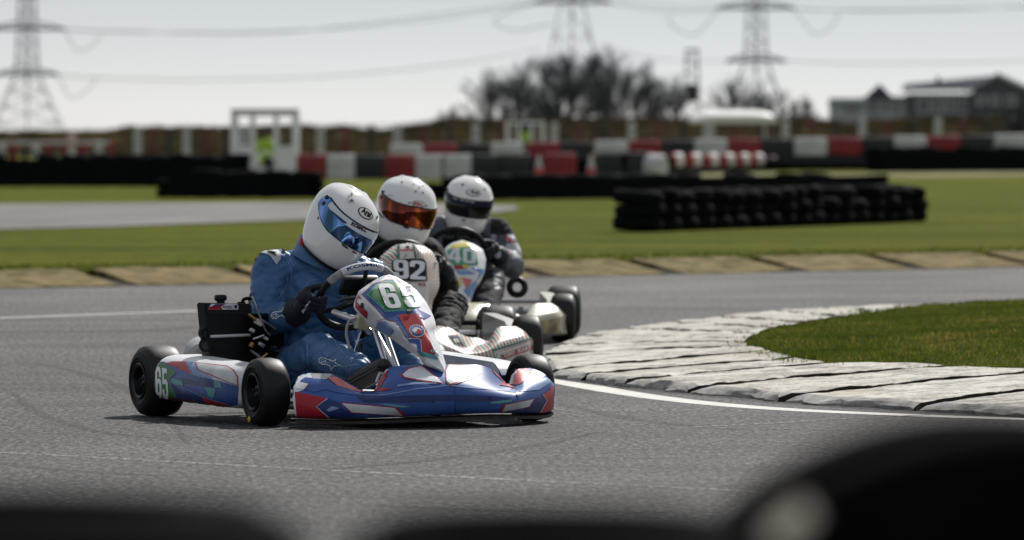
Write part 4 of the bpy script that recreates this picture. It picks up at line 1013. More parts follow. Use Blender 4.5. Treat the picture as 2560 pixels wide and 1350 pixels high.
def helmet(K, driver_o, c, yaw, pitch, roll, sc, shell_m, visor_m, strip_m, deco, spoiler=True, port=(-.036, .056)):
    M = (Matrix.Rotation(R(yaw), 3, 'Z') @ Matrix.Rotation(R(roll), 3, 'Y') @ Matrix.Rotation(R(pitch), 3, 'X')) * sc
    T = lambda p: Vector(c) + M @ p
    b = MB(); az = [2 * math.pi * i / 72 for i in range(72)]
    b.grid([[T(hs(z, a)) for a in az] for z in HZ], 0, cv=True)
    # rolled lower edge and lining
    lo = [hs(HZ[0], a) for a in az]; low = lambda k, dz: [T(Vector((p.x * k, p.y * k, p.z + dz))) for p in lo]
    b.grid([low(1, 0), low(1.015, -.006), low(.98, -.012), low(.86, -.010), low(.74, .03), low(.5, .08), low(.01, .09)], 1, cv=True)
    bv = b.bvh()
    if spoiler:                          # air outlets on the crown and at the back
        for s_ in (-1, 1):
            rows = []
            for i in range(9):
                t = i / 8; h = .011 * math.sin(math.pi * min(1, t * 1.15) ** 1.4) if t < .87 else .002
                yy = -.02 + .135 * t; row = []
                for j in range(7):
                    xx = s_ * (.030 + .020 * t) + (j - 3) * .008 * (1 - .25 * t)
                    z = .142 * (1 - (xx / .128) ** 2 - (yy / .158) ** 2 if (xx / .128) ** 2 + (yy / .158) ** 2 < 1 else 0) ** .46
                    row.append(T(Vector((xx, yy, z - .003 + h * (1 - ((j - 3) / 3.2) ** 2)))))
                rows.append(row)
            b.grid(rows, 0)
    extra = deco(b, bv, T) if deco else []
    h = b.obj('helmet', [shell_m, M_LINER, M_SLOT] + extra, driver_o, ang=45, recalc=False)
    # visor, hinged at the sides
    zb, zt = port
    def edge(a):
        e = abs(a) / R(104); k = max(0, (e - .42) / .58)
        return (zb + (.030 - zb) * k ** 1.6 * .75 + .004, zt + .012 * k ** 1.2 + (-.020 * max(0, (e - .85) / .15)))
    vrows = []; A = [R(-104 + 208 * i / 70) for i in range(71)]
    for j in range(15):
        vrows.append([T(hs(lambda_z, a, .0042 + .001 * (1 - abs(2 * j / 14 - 1)))) for a in A for lambda_z in [edge(a)[0] + (edge(a)[1] - edge(a)[0]) * j / 14]])
    v = MB(); v.grid(vrows)
    ed = lambda r: [p for p in r]; inner = [[T(hs(z, a, -.001)) for a in A for z in [edge(a)[k]]] for k in (0, 1)]
    v.grid([inner[0], vrows[0]]); v.grid([vrows[-1], inner[1]]); v.grid([[r[0] for r in vrows], [inner[0][0]] * 14 + [inner[1][0]]]); v.grid([[r[-1] for r in vrows], [inner[0][-1]] * 14 + [inner[1][-1]]])
    vo = v.obj('visor', visor_m, h, ang=60, recalc=False)
    g = MB()                             # dark seal round the eye port
    for k, of in ((0, -.002), (1, .002)): g.tube([T(hs(edge(a)[k] + of, a, .0005)) for a in A], .0028 * sc, 6)
    g.obj('visor_seal', M_SLOT, h)
    vbv = v.bvh()
    if strip_m:
        s_ = MB(); s_.grid([[T(hs(edge(a)[0] + (edge(a)[1] - edge(a)[0]) * t, a, .0060)) for a in A[9:62]] for t in (.70, .76, .82, .88, .94, .99)]); sb = s_.bvh()
        ex = strip_m[1](s_, sb); s_.obj('sun_strip', [strip_m[0]] + ex, h, recalc=False)
    for s__ in (-1, 1):
        pv = MB()
        for dz, r in ((.030, .010), (.006, .009)):
            p = T(hs(.03 + dz - .004, s__ * R(95 - (0 if dz > .02 else 6)), .004)); q = T(hs(.03 + dz - .004, s__ * R(95), .010)); ax = (T(hs(.03, s__ * R(95), .1)) - T(hs(.03, s__ * R(95), 0))).normalized()
            pv.lathe([(r, -.002), (r, .0025), (r * .8, .004), (.001, .004)], p, ax, 18)
        pv.obj('visor_pivot', M_BLACK, h)
    return h, T, vbv
def visor_mat(name, ca, cb, cc):
    m, t, b, c = nodes(name); n = n_noise(t, c, 3.2, 2, .5, (5, 5, .4))
    t.links.new(n_ramp(t, n, [(.32, ca), (.5, cb), (.66, cc)]), b.inputs['Base Color']); b.inputs['Metallic'].default_value = .95; b.inputs['Roughness'].default_value = .06
    b.inputs['Coat Weight'].default_value = .5; return m
M_VIS1 = visor_mat('blue_mirror_visor', (.02, .07, .12), (.07, .20, .45), (.28, .38, .80))
M_VIS2 = visor_mat('fire_mirror_visor', (.045, .004, .002), (.14, .010, .003), (.55, .14, .01))
M_VIS3 = mat('dark_visor', (.005, .005, .007), .1, coat=.1, var=.2, spec=.25)
M_STRIP1 = mat('silver_sun_strip', (.66, .69, .74), .3, var=.1)
M_STRIP3 = mat('navy_sun_strip', (.010, .014, .04), .35, spec=.15)

# lead driver: leaning into the bend, looking down the road to the inside
P1 = K1.y
J1 = dict(pelvis=V(-.01, .36, .17), belly=V(0, .32, .30), chest=V(.035, .265, .465), neck=V(.045, .20, .60), head=V(.06, .17, .66),
          shR=P1(682, 676, .30), elR=P1(672, 805, .24), wrR=P1(752, 777, .02), shL=V(.20, .20, .545), elL=V(.265, .09, .36), wrL=V(.195, -.055, .435),
          hiR=V(-.115, .34, .145), knR=P1(792, 877, -.08), anR=P1(905, 925, -.58), hiL=V(.115, .34, .145), knL=V(.20, -.10, .30), anL=V(.135, -.58, .12))
Z1 = Z(600, 580, 3.5528)
def star_logo(s, o, bv, K, c, sz, ang, m):
    """the maker's mark as it is sewn on: a ringed letter a running into a pointed star"""
    ca, sa = math.cos(R(ang)), math.sin(R(ang)); q = lambda x, y: (c[0] + sz * (x * ca - y * sa), c[1] + sz * (x * sa + y * ca))
    pts = [q(*p) for p in [(-.05, -.20), (.28, -.12), (.52, -.30), (.46, -.02), (.98, .22), (.40, .24), (.12, .62), (.06, .28), (-.30, .16), (-.62, .20), (-.92, .02), (-.94, -.26), (-.66, -.42), (-.34, -.34)]]
    sticker(o, bv, K, stroke(pts, sz * .085, True), m, .004, res=3); sticker(o, bv, K, stroke([q(*p) for p in [(-.72, .02), (-.78, -.14), (-.62, -.26), (-.46, -.14), (-.52, .02), (-.66, .04)]], sz * .07, True), m, .004, res=2.5); sticker(o, bv, K, stroke([q(*p) for p in [(-.42, -.26), (-.34, .04), (-.22, .0)]], sz * .07), m, .004, res=2.5)
def deco1(o, bv):
    d = lambda loops, m, off=.004, res=4: sticker(o, bv, K1, loops, m, off, zt=Z1, res=res)
    star_logo('', o, bv, K1, Z1((805, 1160)), 29, 4, 1); star_logo('', o, bv, K1, Z1((365, 722)), 25, -32, 1)
    d([(180, 190), (240, 165), (345, 165), (365, 185), (358, 240), (320, 290), (270, 215), (220, 195)], 2)
    d([(245, 178), (330, 185), (300, 195), (330, 225), (280, 195)], 3, .006, 3)
    d([(72, 430), (70, 340), (95, 255), (135, 205), (205, 185), (150, 230), (110, 290), (88, 360), (82, 440)], 3)
    d([(370, 155), (410, 145), (470, 95), (440, 130), (395, 185), (375, 175)], 3)
    for L in ([(385, 215), (430, 270), (455, 350), (462, 450)], [(395, 195), (440, 240), (475, 300)], [(420, 385), (410, 480), (345, 585)], [(410, 470), (330, 600)], [(560, 520), (620, 440), (700, 420)], [(890, 465), (905, 560), (960, 650)], [(600, 1000), (605, 1180)], [(900, 1200), (960, 1190), (1060, 1175)], [(770, 900), (830, 960), (900, 1060), (1000, 1150)]):
        d(stroke(spline(L, 4), 2.6), 4, .003)
dr1 = driver(K1, J1, dict(label='leading racer in blue suit and white helmet with blue visor, gripping the steering wheel', cat='person', group='racers driving the karts'),
    [M_SUIT1, M_LOGO, M_PATCH, M_MATT, M_THREAD], voxel=.0068, seed=1.0, deco=deco1)
b = MB()                                 # stand-up collar
def collar(c, ax, r0, r1, h, m=0, n=40):
    ax = Vector(ax).normalized(); q = ax.to_track_quat('Z', 'Y').to_matrix(); rows = []
    for i in range(6):
        t = i / 5; rows.append([c + q @ Vector(((r0 + (r1 - r0) * t) * math.cos(a) * 1.05, (r0 + (r1 - r0) * t) * math.sin(a), h * t + .008 * math.sin(3 * a + t))) for a in [2 * math.pi * j / n for j in range(n)]])
    rows += [[p - ax * .02 + (c - p) * .06 for p in rows[-1]], [p - ax * .07 + (c - p) * .10 for p in rows[-1]]]
    b.grid(rows, m, cv=True, mf=(lambda i, j: 1 if i >= 5 else 0))
collar(P1(806, 655, .235), (.16, -.20, 1), .125, .108, .085); b.obj('collar', [M_SUIT1, M_COLLAR], dr1, ang=70)
b = MB(); b.tube(spline([P1(758, 616, .2), P1(757, 603, .2), P1(764, 595, .2), P1(776, 598, .2), P1(786, 610, .2), P1(796, 630, .2)], 5), .012, 10); b.tube([P1(764, 604, .21), P1(784, 626, .21)], .016, 10); b.obj('scarf', M_SCARF, dr1)
aH = R(180); 
gp = ring_pt(R(186), SW_R, FR1); c_, x_, u_, n_ = FR1
rad_v = (gp - c_).normalized(); tan_v = (x_ * math.sin(R(186)) - u_ * math.cos(R(186)))    # towards the top of the wheel
def gdeco(o, bv):
    d = lambda loops, m, res=2.2: sticker(o, bv, K1, loops, m, .0028, zt=Z1, res=res, maxe=.011)
    d([(632, 555), (650, 545), (648, 520), (660, 545), (668, 550), (655, 560), (650, 578), (645, 560)], 1)
    d([(545, 700), (632, 600), (600, 660), (560, 722)], 1); d(stroke([(700, 520), (735, 545), (700, 585)], 7), 1)
    return [M_LOGO]
glove(dr1, J1['wrR'], J1['elR'], gp, tan_v, rad_v, n_, -1, deco=gdeco)
gl = ring_pt(R(-2), SW_R, FR1); glove(dr1, J1['wrL'], J1['elL'], gl, x_ * math.sin(R(-2)) * -1 + u_ * math.cos(R(-2)), (gl - c_).normalized(), n_, 1)
boot(dr1, J1['anR'], P1(982, 882, -.76) - J1['anR'], J1['knR'] - J1['anR']); boot(dr1, J1['anL'], P1(1160, 890, -.78) - J1['anL'], J1['knL'] - J1['anL'])
Zh = Z(740, 440, 5.627)
def hdeco1(b, bv, T):
    s_ = lambda L, m, off=.0015, res=None: sticker(b, bv, K1, L, m, off, zt=Zh, res=res)
    s_(ell(975, 527, 116, 70, 36), 3, .0015); s_(ell(975, 527, 101, 57, 36), 4, .0023)
    text_px(b, bv, K1, 'Arai', Zh((908, 512)), Zh((1048, 600)), (2.6, -15.5), 3, .0032, .05, .25); sticker(b, bv, K1, stroke([(955, 545), (1020, 588)], 6), 3, .0032, zt=Zh)
    s_([(640, 950), (652, 948), (735, 1010), (728, 1026), (700, 1015), (645, 970)], 2); s_([(790, 1055), (805, 1052), (860, 1085), (852, 1096), (790, 1070)], 2)
    s_(ell(310, 590, 14, 20), 2); s_(ell(306, 586, 8, 12), 0, .0022)
    s_(ell(1138, 582, 10, 26, 10), 2); s_(ell(822, 1145, 9, 9), 4, .002)
    # forehead vent: a raised delta with two dark openings
    q = [Zh(p) for p in [(775, 222), (800, 245), (822, 375), (800, 368), (785, 350), (765, 350), (748, 382), (728, 370), (745, 250)]]
    for off in (.002, .004, .006): sticker(b, bv, K1, [[(775 / 1 * 0 + x, y) for x, y in [(p[0] + (Zh((776, 300))[0] - p[0]) * (off - .002) * 45, p[1] + (Zh((776, 300))[1] - p[1]) * (off - .002) * 45) for p in q]]], 0, off)
    s_(ell(778, 275, 14, 22), 2, .0075); s_([(752, 378), (765, 345), (790, 345), (812, 372), (790, 362), (770, 362)], 2, .0075)
    return [M_BLACK, M_HELM]
def strip1(s_, sb):
    text_px(s_, sb, K1, 'KOSMIC', Zh((768, 690)), Zh((985, 800)), (3.0, -9.5), 1, .0015, .06, .2)
    sticker(s_, sb, K1, [(480, 470), (720, 660), (700, 672), (440, 545)], 2, .0015, zt=Zh); return [M_BLACK, M_DBLUE]
HEL1 = dict(c=P1(856, 556, .135), yaw=16, pitch=31, roll=23, sc=1.01)
helmet(K1, dr1, HEL1['c'], HEL1['yaw'], HEL1['pitch'], HEL1['roll'], HEL1['sc'], M_HELM, M_VIS1, (M_STRIP1, strip1), hdeco1)
# ------------------------------------------------------------------ second and third karts
def stripe_mat(name, radial=None, scale=8.7):
    m, t, b, c = nodes(name)
    if radial:
        mp = t.nodes.new('ShaderNodeMapping'); mp.inputs['Location'].default_value = [-q for q in radial]; t.links.new(c.outputs['Object'], mp.inputs[0])
        sp = t.nodes.new('ShaderNodeSeparateXYZ'); t.links.new(mp.outputs[0], sp.inputs[0]); cb = t.nodes.new('ShaderNodeCombineXYZ'); t.links.new(sp.outputs['X'], cb.inputs['X']); t.links.new(sp.outputs['Z'], cb.inputs['Y'])
        g = t.nodes.new('ShaderNodeTexGradient'); g.gradient_type = 'RADIAL'; t.links.new(cb.outputs[0], g.inputs[0])
        nz = n_noise(t, c, 9, 2); a = t.nodes.new('ShaderNodeMath'); a.operation = 'MULTIPLY_ADD'; a.inputs[1].default_value = 34; t.links.new(g.outputs['Fac'], a.inputs[0])
        z = t.nodes.new('ShaderNodeMath'); z.operation = 'MULTIPLY'; z.inputs[1].default_value = .9; t.links.new(nz, z.inputs[0]); t.links.new(z.outputs[0], a.inputs[2])
        f = t.nodes.new('ShaderNodeMath'); f.operation = 'FRACT'; t.links.new(a.outputs[0], f.inputs[0]); v = f.outputs[0]
    else:
        wv = t.nodes.new('ShaderNodeTexWave'); wv.wave_profile = 'SAW'; wv.bands_direction = 'X'; wv.inputs['Scale'].default_value = scale; wv.inputs['Distortion'].default_value = 3.2; wv.inputs['Detail'].default_value = 1; wv.inputs['Detail Scale'].default_value = .55
        mp = t.nodes.new('ShaderNodeMapping'); mp.inputs['Rotation'].default_value = (0, R(18), 0); t.links.new(c.outputs['Object'], mp.inputs[0]); t.links.new(mp.outputs[0], wv.inputs['Vector']); v = wv.outputs['Fac']
    cream, red, grn = (.58, .56, .50), (.42, .06, .045), (.04, .13, .10)
    r = n_ramp(t, v, [(0.0, red), (.20, cream), (.5, grn), (.70, cream)]); t.nodes[-1].color_ramp.interpolation = 'CONSTANT'
    t.links.new(r, b.inputs['Base Color']); b.inputs['Roughness'].default_value = .35; b.inputs['Coat Weight'].default_value = .4; b.inputs['Coat Roughness'].default_value = .15
    return m
M_STRIPE = stripe_mat('striped_livery'); M_STRIPR = stripe_mat('radial_striped_livery', (0.02, -.6, .42))
K2 = Kart(-.56, 33.45, 9); K3 = Kart(-.31, 37.9, 3)
def base_kart(K, name_kw, nose_m, pod_m, swm, extra_nose=None, hr=.575, bump=None):
    k = empty('racing_kart', K.o, K.th, **name_kw)
    for x, y, rd, wd, rm in ((-HF, -WB / 2, .130, .125, .068), (HF, -WB / 2, .130, .125, .068), (-hr, WB / 2, .140, .18, .066), (hr, WB / 2, .140, .18, .066)): wheel(k, (x, y, rd), rd, wd, rm)
    chassis(k, bump=bump); seat(k)
    b = steering_wheel(k, FR1); b.obj('steering_wheel', [M_BLACK, M_BLACK, M_BLACK, M_MATT], k)
    b = MB(); column(b, FR1); b.obj('steering_column', M_STEEL, k)
    b = nose_mesh(); b.v = [(x * .94, y, z - (.05 * math.exp(-((abs(x) - .24) / .085) ** 2) + .018 * math.exp(-(x / .2) ** 2)) * max(0, min(1, (z - .09) / .07))) for x, y, z in b.v]; ms = list(nose_m)
    if extra_nose: ms += extra_nose(b, b.bvh())
    b.obj('front_bumper', ms, k, recalc=False, ang=50)
    for s_ in (-1, 1): pod_mesh(s_, ow0=.10).obj('side_pod', pod_m, k, ang=60)
    b = MB(); b.box((-.29, .36, .17), (.17, .17, .16), m=0, ch=.015)
    for q in range(5): b.box((-.29, .27 - q * .006, .25 + q * .018), (.13, .13, .006), Matrix.Rotation(.4, 3, 'X'), 0, .002)
    b.obj('engine', M_MATT, k); b = MB(); b.box((-.33, .30, .30), (.22, .035, .28), Matrix.Rotation(-.25, 3, 'X'), 0, .01); b.obj('radiator', M_BLACK, k)
    return k
Z4 = Z(1060, 560, 3.376); Z3 = Z(720, 430, 3.857); Z6 = Z(1180, 700, 5.193)
def nose2(b, bv):
    s_ = lambda L, m, off=.002: sticker(b, bv, K2, L, m, off, zt=Z6, res=4)
    s_([(270, 910), (520, 840), (815, 735), (840, 900), (860, 1080), (300, 1080), (330, 960)], 1)
    s_(stroke([(270, 918), (520, 846), (815, 742)], 24), 2, .004); s_(stroke([(330, 935), (560, 862), (815, 765)], 8), 3, .004)
    s_([(355, 965), (770, 822), (785, 905), (385, 1035)], 4, .004); s_([(372, 970), (762, 832), (776, 898), (400, 1025)], 3, .0055)
    text_px(b, bv, K2, 'TONY', Z6((400, 1008)), Z6((548, 958)), (-2.2, -9.5), 1, .007, .035); text_px(b, bv, K2, 'KART', Z6((590, 945)), Z6((760, 890)), (-2.2, -9.5), 1, .007, .035)
    return [M_CREAMY, M_DGREEN, M_DRED, M_GREYP]
M_CREAMY = mat('pale_cream_livery', (.60, .58, .53), .35, coat=.4, var=.1); M_DGREEN = mat('deep_green_livery', (.02, .11, .08), .35, coat=.4); M_DRED = mat('deep_red_livery', (.32, .03, .04), .35, coat=.4)
k2 = base_kart(K2, dict(label='middle kart numbered 92 with cream bodywork striped in red and green', cat='go-kart', group='karts racing in line'), [M_STRIPE], M_CREAMY, M_BLACK, nose2)
PL2 = [(1021, 607), (985, 613), (950, 642), (938, 690), (942, 740), (965, 780), (1000, 810), (1035, 850)]; PR2 = [(1021, 607), (1058, 613), (1083, 630), (1096, 660), (1099, 715), (1092, 735), (1082, 752), (1078, 780), (1085, 815), (1084, 850)]
rows = panel_rows(K2, PL2, PR2, -.46, -.86, .035, .05, nr=30, nc=19); b = shell(rows, .01); bv = MB(); bv.grid(rows); bv = bv.bvh()
s_ = lambda L, m, off=.002: sticker(b, bv, K2, L, m, off, zt=Z3, res=3)
s_([(1055, 700), (1215, 700), (1240, 850), (1050, 850)], 1, .002); s_([(1058, 700), (1080, 700), (1075, 845), (1050, 850)], 3, .0035); s_([(1200, 700), (1222, 700), (1245, 850), (1222, 850)], 3, .0035)
s_([(1075, 750), (1205, 745), (1205, 765), (1075, 770)], 4, .0035); s_([(1130, 720), (1165, 712), (1172, 745), (1140, 742)], 2, .0035); s_([(1110, 830), (1150, 768), (1140, 800), (1160, 800), (1120, 835)], 5, .0035)
s_([(1000, 860), (1060, 845), (1200, 836), (1310, 842), (1330, 870), (1340, 1048), (1180, 1055), (1000, 1030)], 2, .003)
digits_px(b, bv, K2, '92', Z3((1022, 1028)), (60, 3), (-2.0, -47), 6, off=.0035, gap=.68)
s_([(1010, 1060), (1150, 1075), (1345, 1065), (1360, 1130), (1330, 1350), (1250, 1350), (1240, 1130)], 1, .0025)
text_px(b, bv, K2, '92', Z3((1255, 1105)), Z3((1330, 1105)), (-1, -8), 4, .0045, .03); s_(ell(1418, 888, 9, 14), 2, .004)
b.obj('front_panel', [M_STRIPR, M_CREAMY, M_BLACK, M_DGREEN, M_DRED, M_GREYP, M_WHITE], k2, recalc=False, ang=50)

def nose3(b, bv): return []
k3 = base_kart(K3, dict(label='rear kart numbered 40 with plain cream bumper and white front panel', cat='go-kart', group='karts racing in line'), [M_CREAM], M_CREAM, M_BLACK, nose3, hr=.62, bump=M_STEEL)
b = MB(); L = [r for r in nose_grid[2]]; n = len(L); 
b.grid([[Vector(p) + Vector((0, -.006, -.012)) for p in nose_grid[8][j0:j1]] for j0, j1 in [(n - 26, n - 4)]] + [[Vector(p) + Vector((0, -.006, .0)) for p in nose_grid[k][n - 26:n - 4]] for k in (9, 10, 11, 12, 13)])
b.obj('bumper_grime', M_GRIME, k3, recalc=False)
PL3 = [(1155, 600), (1132, 606), (1113, 619), (1108, 650), (1114, 690), (1126, 720), (1142, 745), (1158, 765)]; PR3 = [(1155, 600), (1184, 609), (1207, 624), (1215, 649), (1212, 678), (1203, 700), (1187, 725), (1178, 750), (1172, 765)]
rows = panel_rows(K3, PL3, PR3, -.46, -.84, .035, .05, nr=26, nc=17); b = shell(rows, .01); b.m = [0] * len(b.f); bv = MB(); bv.grid(rows); bv = bv.bvh()
s_ = lambda L, m, off=.002: sticker(b, bv, K3, L, m, off, zt=Z4, res=4)
s_([(215, 190), (330, 148), (430, 185), (340, 200), (240, 215)], 1); s_([(195, 225), (330, 195), (440, 215), (455, 345), (250, 355), (215, 300)], 2, .003)
digits_px(b, bv, K3, '40', Z4((208, 324)), (51, 3), (0, -36), 0, off=.0035, gap=.70)
s_([(250, 355), (350, 345), (370, 375), (262, 388)], 3); s_([(320, 345), (372, 350), (368, 378), (330, 372)], 1, .004); s_([(385, 368), (520, 385), (512, 400), (445, 475), (470, 410)], 4); s_([(265, 395), (370, 390), (440, 420), (300, 430)], 5, .0025)
s_([(318, 450), (410, 470), (360, 560)], 6); s_([(275, 460), (312, 450), (318, 530), (290, 530)], 1); s_([(330, 560), (440, 470), (450, 510), (390, 640)], 5)
b.obj('front_panel', [mat('white_panel', (.66, .68, .68), .35, coat=.4), mat('pale_yellow_livery', (.62, .50, .08), .4), mat('plate_green', (.05, .26, .13), .4), M_RED, mat('mid_blue_livery', (.06, .17, .42), .4), M_LBLUE, M_PINK], k3, recalc=False, ang=50)
b = MB(); c = K3.y(1293, 718, .30); b.tube([c + Vector((.042 * math.cos(t), .02 * math.sin(t), .042 * math.sin(t))) for t in np.linspace(0, 2 * math.pi, 28)][:-1], .018, 10, cyc=True); b.obj('chain_guard', M_BLACK, k3)

def J_for(K, head, lean=.03):
    h = K.Ri @ Vector((0, 0, 0)); c = head
    return dict(pelvis=V(0, .36, .17), belly=V(c.x * .25, .32, .30), chest=V(c.x * .6, .265, .465), neck=V(c.x * .85, .20, .60), head=V(c.x * .95, .16, .66),
        shR=V(-.215 + c.x * .5, .24, .585), shL=V(.215 + c.x * .5, .24, .585), elR=V(-.345, .08, .42), elL=V(.345, .08, .42), wrR=V(-.225, -.06, .46), wrL=V(.225, -.06, .46),
        hiR=V(-.115, .34, .145), hiL=V(.115, .34, .145), knR=V(-.20, -.10, .32), knL=V(.20, -.10, .32), anR=V(-.135, -.58, .12), anL=V(.135, -.58, .12))
def hands(K, dr, J, m):
    for k, a, s_ in (('R', 180, -1), ('L', 0, 1)):
        p = ring_pt(R(a), SW_R, FR1); t = (x_ * math.sin(R(a)) - u_ * math.cos(R(a))) * (1 if a > 90 else -1)
        glove(dr, J['wr' + k], J['el' + k], p, t, (p - c_).normalized(), n_, s_, m)
    for k, s_ in (('R', -1), ('L', 1)): boot(dr, J['an' + k], (s_ * .02, -.55, .45), (0, .6, .75))
h2c = K2.y(1015, 521, .12); J2 = J_for(K2, h2c); J2['elL'] = K2.y(1112, 728, .08); J2['shL'] = K2.y(1064, 640, .22); J2['knL'] = K2.y(1132, 765, -.10)
dr2 = driver(K2, J2, dict(label='middle racer in black suit and white helmet with orange mirrored visor, driving kart 92', cat='person', group='racers driving the karts'), M_SUIT2, voxel=.009, seed=4., fat=1.05)
hands(K2, dr2, J2, M_GLOVE); b = MB(); collar(V(h2c.x * .85, .21, .575), (.02, -.25, 1), .115, .095, .07); b.obj('collar', [M_SUIT2, M_MATT], dr2)
Zq = Z(930, 420, 6.75)
def hdeco2(b, bv, T):
    s_ = lambda L, m, off=.0018: sticker(b, bv, K2, L, m, off, zt=Zq)
    s_(ell(787, 613, 114, 56, 9), 3); s_(ell(787, 613, 104, 47, 9), 0, .003); text_px(b, bv, K2, 'BELL', Zq((700, 622)), Zq((865, 648)), (1.0, -7.8), 4, .0042, .05); s_([(735, 642), (830, 655), (828, 662), (735, 650)], 3, .0042)
    for x, y, r in ((507, 240, 18), (703, 270, 16), (796, 335, 17), (736, 398, 18), (860, 420, 17), (860, 296, 13), (763, 213, 12), (633, 588, 18), (916, 638, 15), (178, 702, 20)): s_(ell(x, y, r, r * .75, 8), 2)
    s_([(500, 960), (520, 958), (620, 1005), (632, 1022), (600, 1025), (540, 1005)], 2); s_([(790, 1050), (885, 1022), (850, 1045), (800, 1062)], 2); s_(stroke([(255, 465), (360, 462)], 6), 2); s_(stroke([(160, 430), (145, 515)], 10), 4)
    s_([(100, 720), (125, 750), (200, 830), (190, 850), (110, 770)], 2)
    return [M_BLACK, mat('logo_red', (.5, .02, .03), .4)]
helmet(K2, dr2, h2c, 15, 14, 9, 1.07, M_HELM2, M_VIS2, None, hdeco2, port=(-.052, .038))
h3c = K3.y(1171, 506, .12); J3 = J_for(K3, h3c)
J3['shL'] = V(.235, .24, .57); J3['elL'] = V(.32, .12, .39)
def zones3(p):
    if abs(p.x) > .20 and p.z > .28 and p.y < .4:
        if p.z > .565: return 1
        if p.z > .44: return 3 if noise.noise(p * 13) > .02 else (2 if noise.noise(p * 21 + Vector((3, 0, 0))) > .30 else 1 if noise.noise(p * 9) > .1 else 0)
        return 0
    if p.z > .50: return 0
    return 0 if abs(p.x) > .1 and p.z > .38 else 1
dr3 = driver(K3, J3, dict(label='rear racer in grey and white suit and white helmet with dark visor, driving kart 40', cat='person', group='racers driving the karts'), [M_SUIT3, M_SUIT3D, M_DRED, M_PATCH], voxel=.009, seed=8., fat=1.04, zones=zones3)
hands(K3, dr3, J3, M_GLOVE); b = MB(); collar(V(h3c.x * .85, .21, .575), (.02, -.25, 1), .115, .095, .07); b.obj('collar', [M_SUIT3D, M_MATT], dr3)
def hdeco3(b, bv, T):
    s_ = lambda L, m, off=.002: sticker(b, bv, K3, L, m, off, zt=Zq)
    s_(ell(1708, 420, 124, 58, 9), 3); s_(ell(1708, 420, 106, 46, 9), 0, .003); text_px(b, bv, K3, 'Arai', Zq((1640, 425)), Zq((1790, 452)), (1.5, -7.5), 3, .0045, .07, .25)
    s_([(1500, 870), (1530, 862), (1590, 885), (1580, 900), (1530, 890)], 2); s_([(1655, 905), (1740, 905), (1735, 920), (1665, 920)], 2); s_(ell(1530, 283, 26, 16), 2); s_(ell(1900, 360, 22, 15, 20), 2)
    return [M_BLACK]
def strip3(s_, sb):
    text_px(s_, sb, K3, 'ALPINESTAR', Zq((1480, 560)), Zq((1720, 600)), (.5, -4.0), 1, .002, .04); return [M_GREYP]
def strip3(s_, sb):
    for x0, x1 in ((1370, 1440), (1480, 1560), (1575, 1640), (1655, 1725)): sticker(s_, sb, K3, [(x0, 495 + (x0 - 1370) * .2), (x1, 500 + (x1 - 1370) * .2), (x1, 525 + (x1 - 1370) * .2), (x0, 520 + (x0 - 1370) * .2)], 1, .002, zt=Zq)
    return [M_GREYP]
helmet(K3, dr3, h3c, 8, 12, 7, 1.0, M_HELM, M_VIS3, (M_STRIP3, strip3), hdeco3, port=(-.055, .040))
# ------------------------------------------------------------------ tyre barriers
M_OLDT = mat('old_tyre', (.0055, .006, .007), .9, var=.4, scale=5, bump=.15, bscale=30, spec=.04)
M_BELT = mat('belt_black', (.006, .007, .008), .9, var=.3, spec=.05)
def lying_tyre_mesh(r, h, name='tyre', mats=None, n=22):
    b = MB(); hr = r * .56; b.lathe([(hr, h * .12), (hr + .01, 0), (r - .05, 0), (r - .012, h * .12), (r, h * .3), (r, h * .7), (r - .012, h * .88), (r - .05, h), (hr + .01, h), (hr, h * .88), (hr - .006, h * .5), (hr, h * .12)], (0, 0, 0), (0, 0, 1), n)
    return b.mesh(name, mats or [M_OLDT], 50)
def inst(name, me, loc, parent=None, rot=(0, 0, 0), sc=1.0):
    o = bpy.data.objects.new(name, me); COL.objects.link(o); o.location = loc; o.rotation_euler = rot; o.scale = (sc, sc, sc)
    if parent: o.parent = parent
    return o
def tyre_wall(p0, p1, high, r, h, label, jitter=.03, z0=0, skip=0.0, belt=True):
    p0, p1 = Vector((*p0, z0)), Vector((*p1, z0)); L = (p1 - p0).length; n = max(2, int(round(L / (2 * r))) + 1)
    root = empty('tyre_wall', p0.copy(), label=label, cat='tyre wall', group='walls of stacked tyres'); me = lying_tyre_mesh(r, h)
    for i in range(n):
        q = (p1 - p0) * i / (n - 1)
        for k in range(high):
            if k == high - 1 and random.random() < max(skip, .12): continue
            inst('tyre', me, q + Vector((random.uniform(-jitter, jitter), random.uniform(-jitter, jitter), h * k * .97)), root, (random.uniform(-.06, .06) * (k + 1) * .6, random.uniform(-.06, .06) * (k + 1) * .6, random.uniform(0, 6)), random.uniform(.93, 1.04))
    if high > 1 and belt:                          # the conveyor belting that faces the stacks
        a = math.atan2((p1 - p0).y, (p1 - p0).x); nn = Vector((math.sin(a), -math.cos(a), 0)) * (r + .03); b = MB(); rows = []
        for z in (0, h * high * .3, h * high * .6, h * high * .88): rows.append([nn + (p1 - p0) * t + Vector((0, 0, z + (.03 * noise.noise(Vector((t * L * .8, z, L))) if z else 0))) + nn * (.12 * noise.noise(Vector((t * L * .7, z * 3, 1)))) for t in np.linspace(-.02, 1.02, 60)])
        b.grid(rows); b.grid([[q - nn * .1 for q in R_] for R_ in rows]); b.grid([rows[-1], [q - nn * .1 for q in rows[-1]]]); b.obj('belt', M_BELT, root)
    return root
tyre_wall(G(1598, 577), G(2262, 553), 3, .28, .155, belt=False, label='near tyre wall three high, standing on the grass above the sandy kerb')
tyre_wall(G(1100, 499), G(2170, 491), 3, .29, .14, 'long low tyre wall running behind the near one on the grass', skip=.25)
tyre_wall(G(432, 494), G(772, 494), 3, .28, .155, 'short tyre wall in front of the white marshal booth')
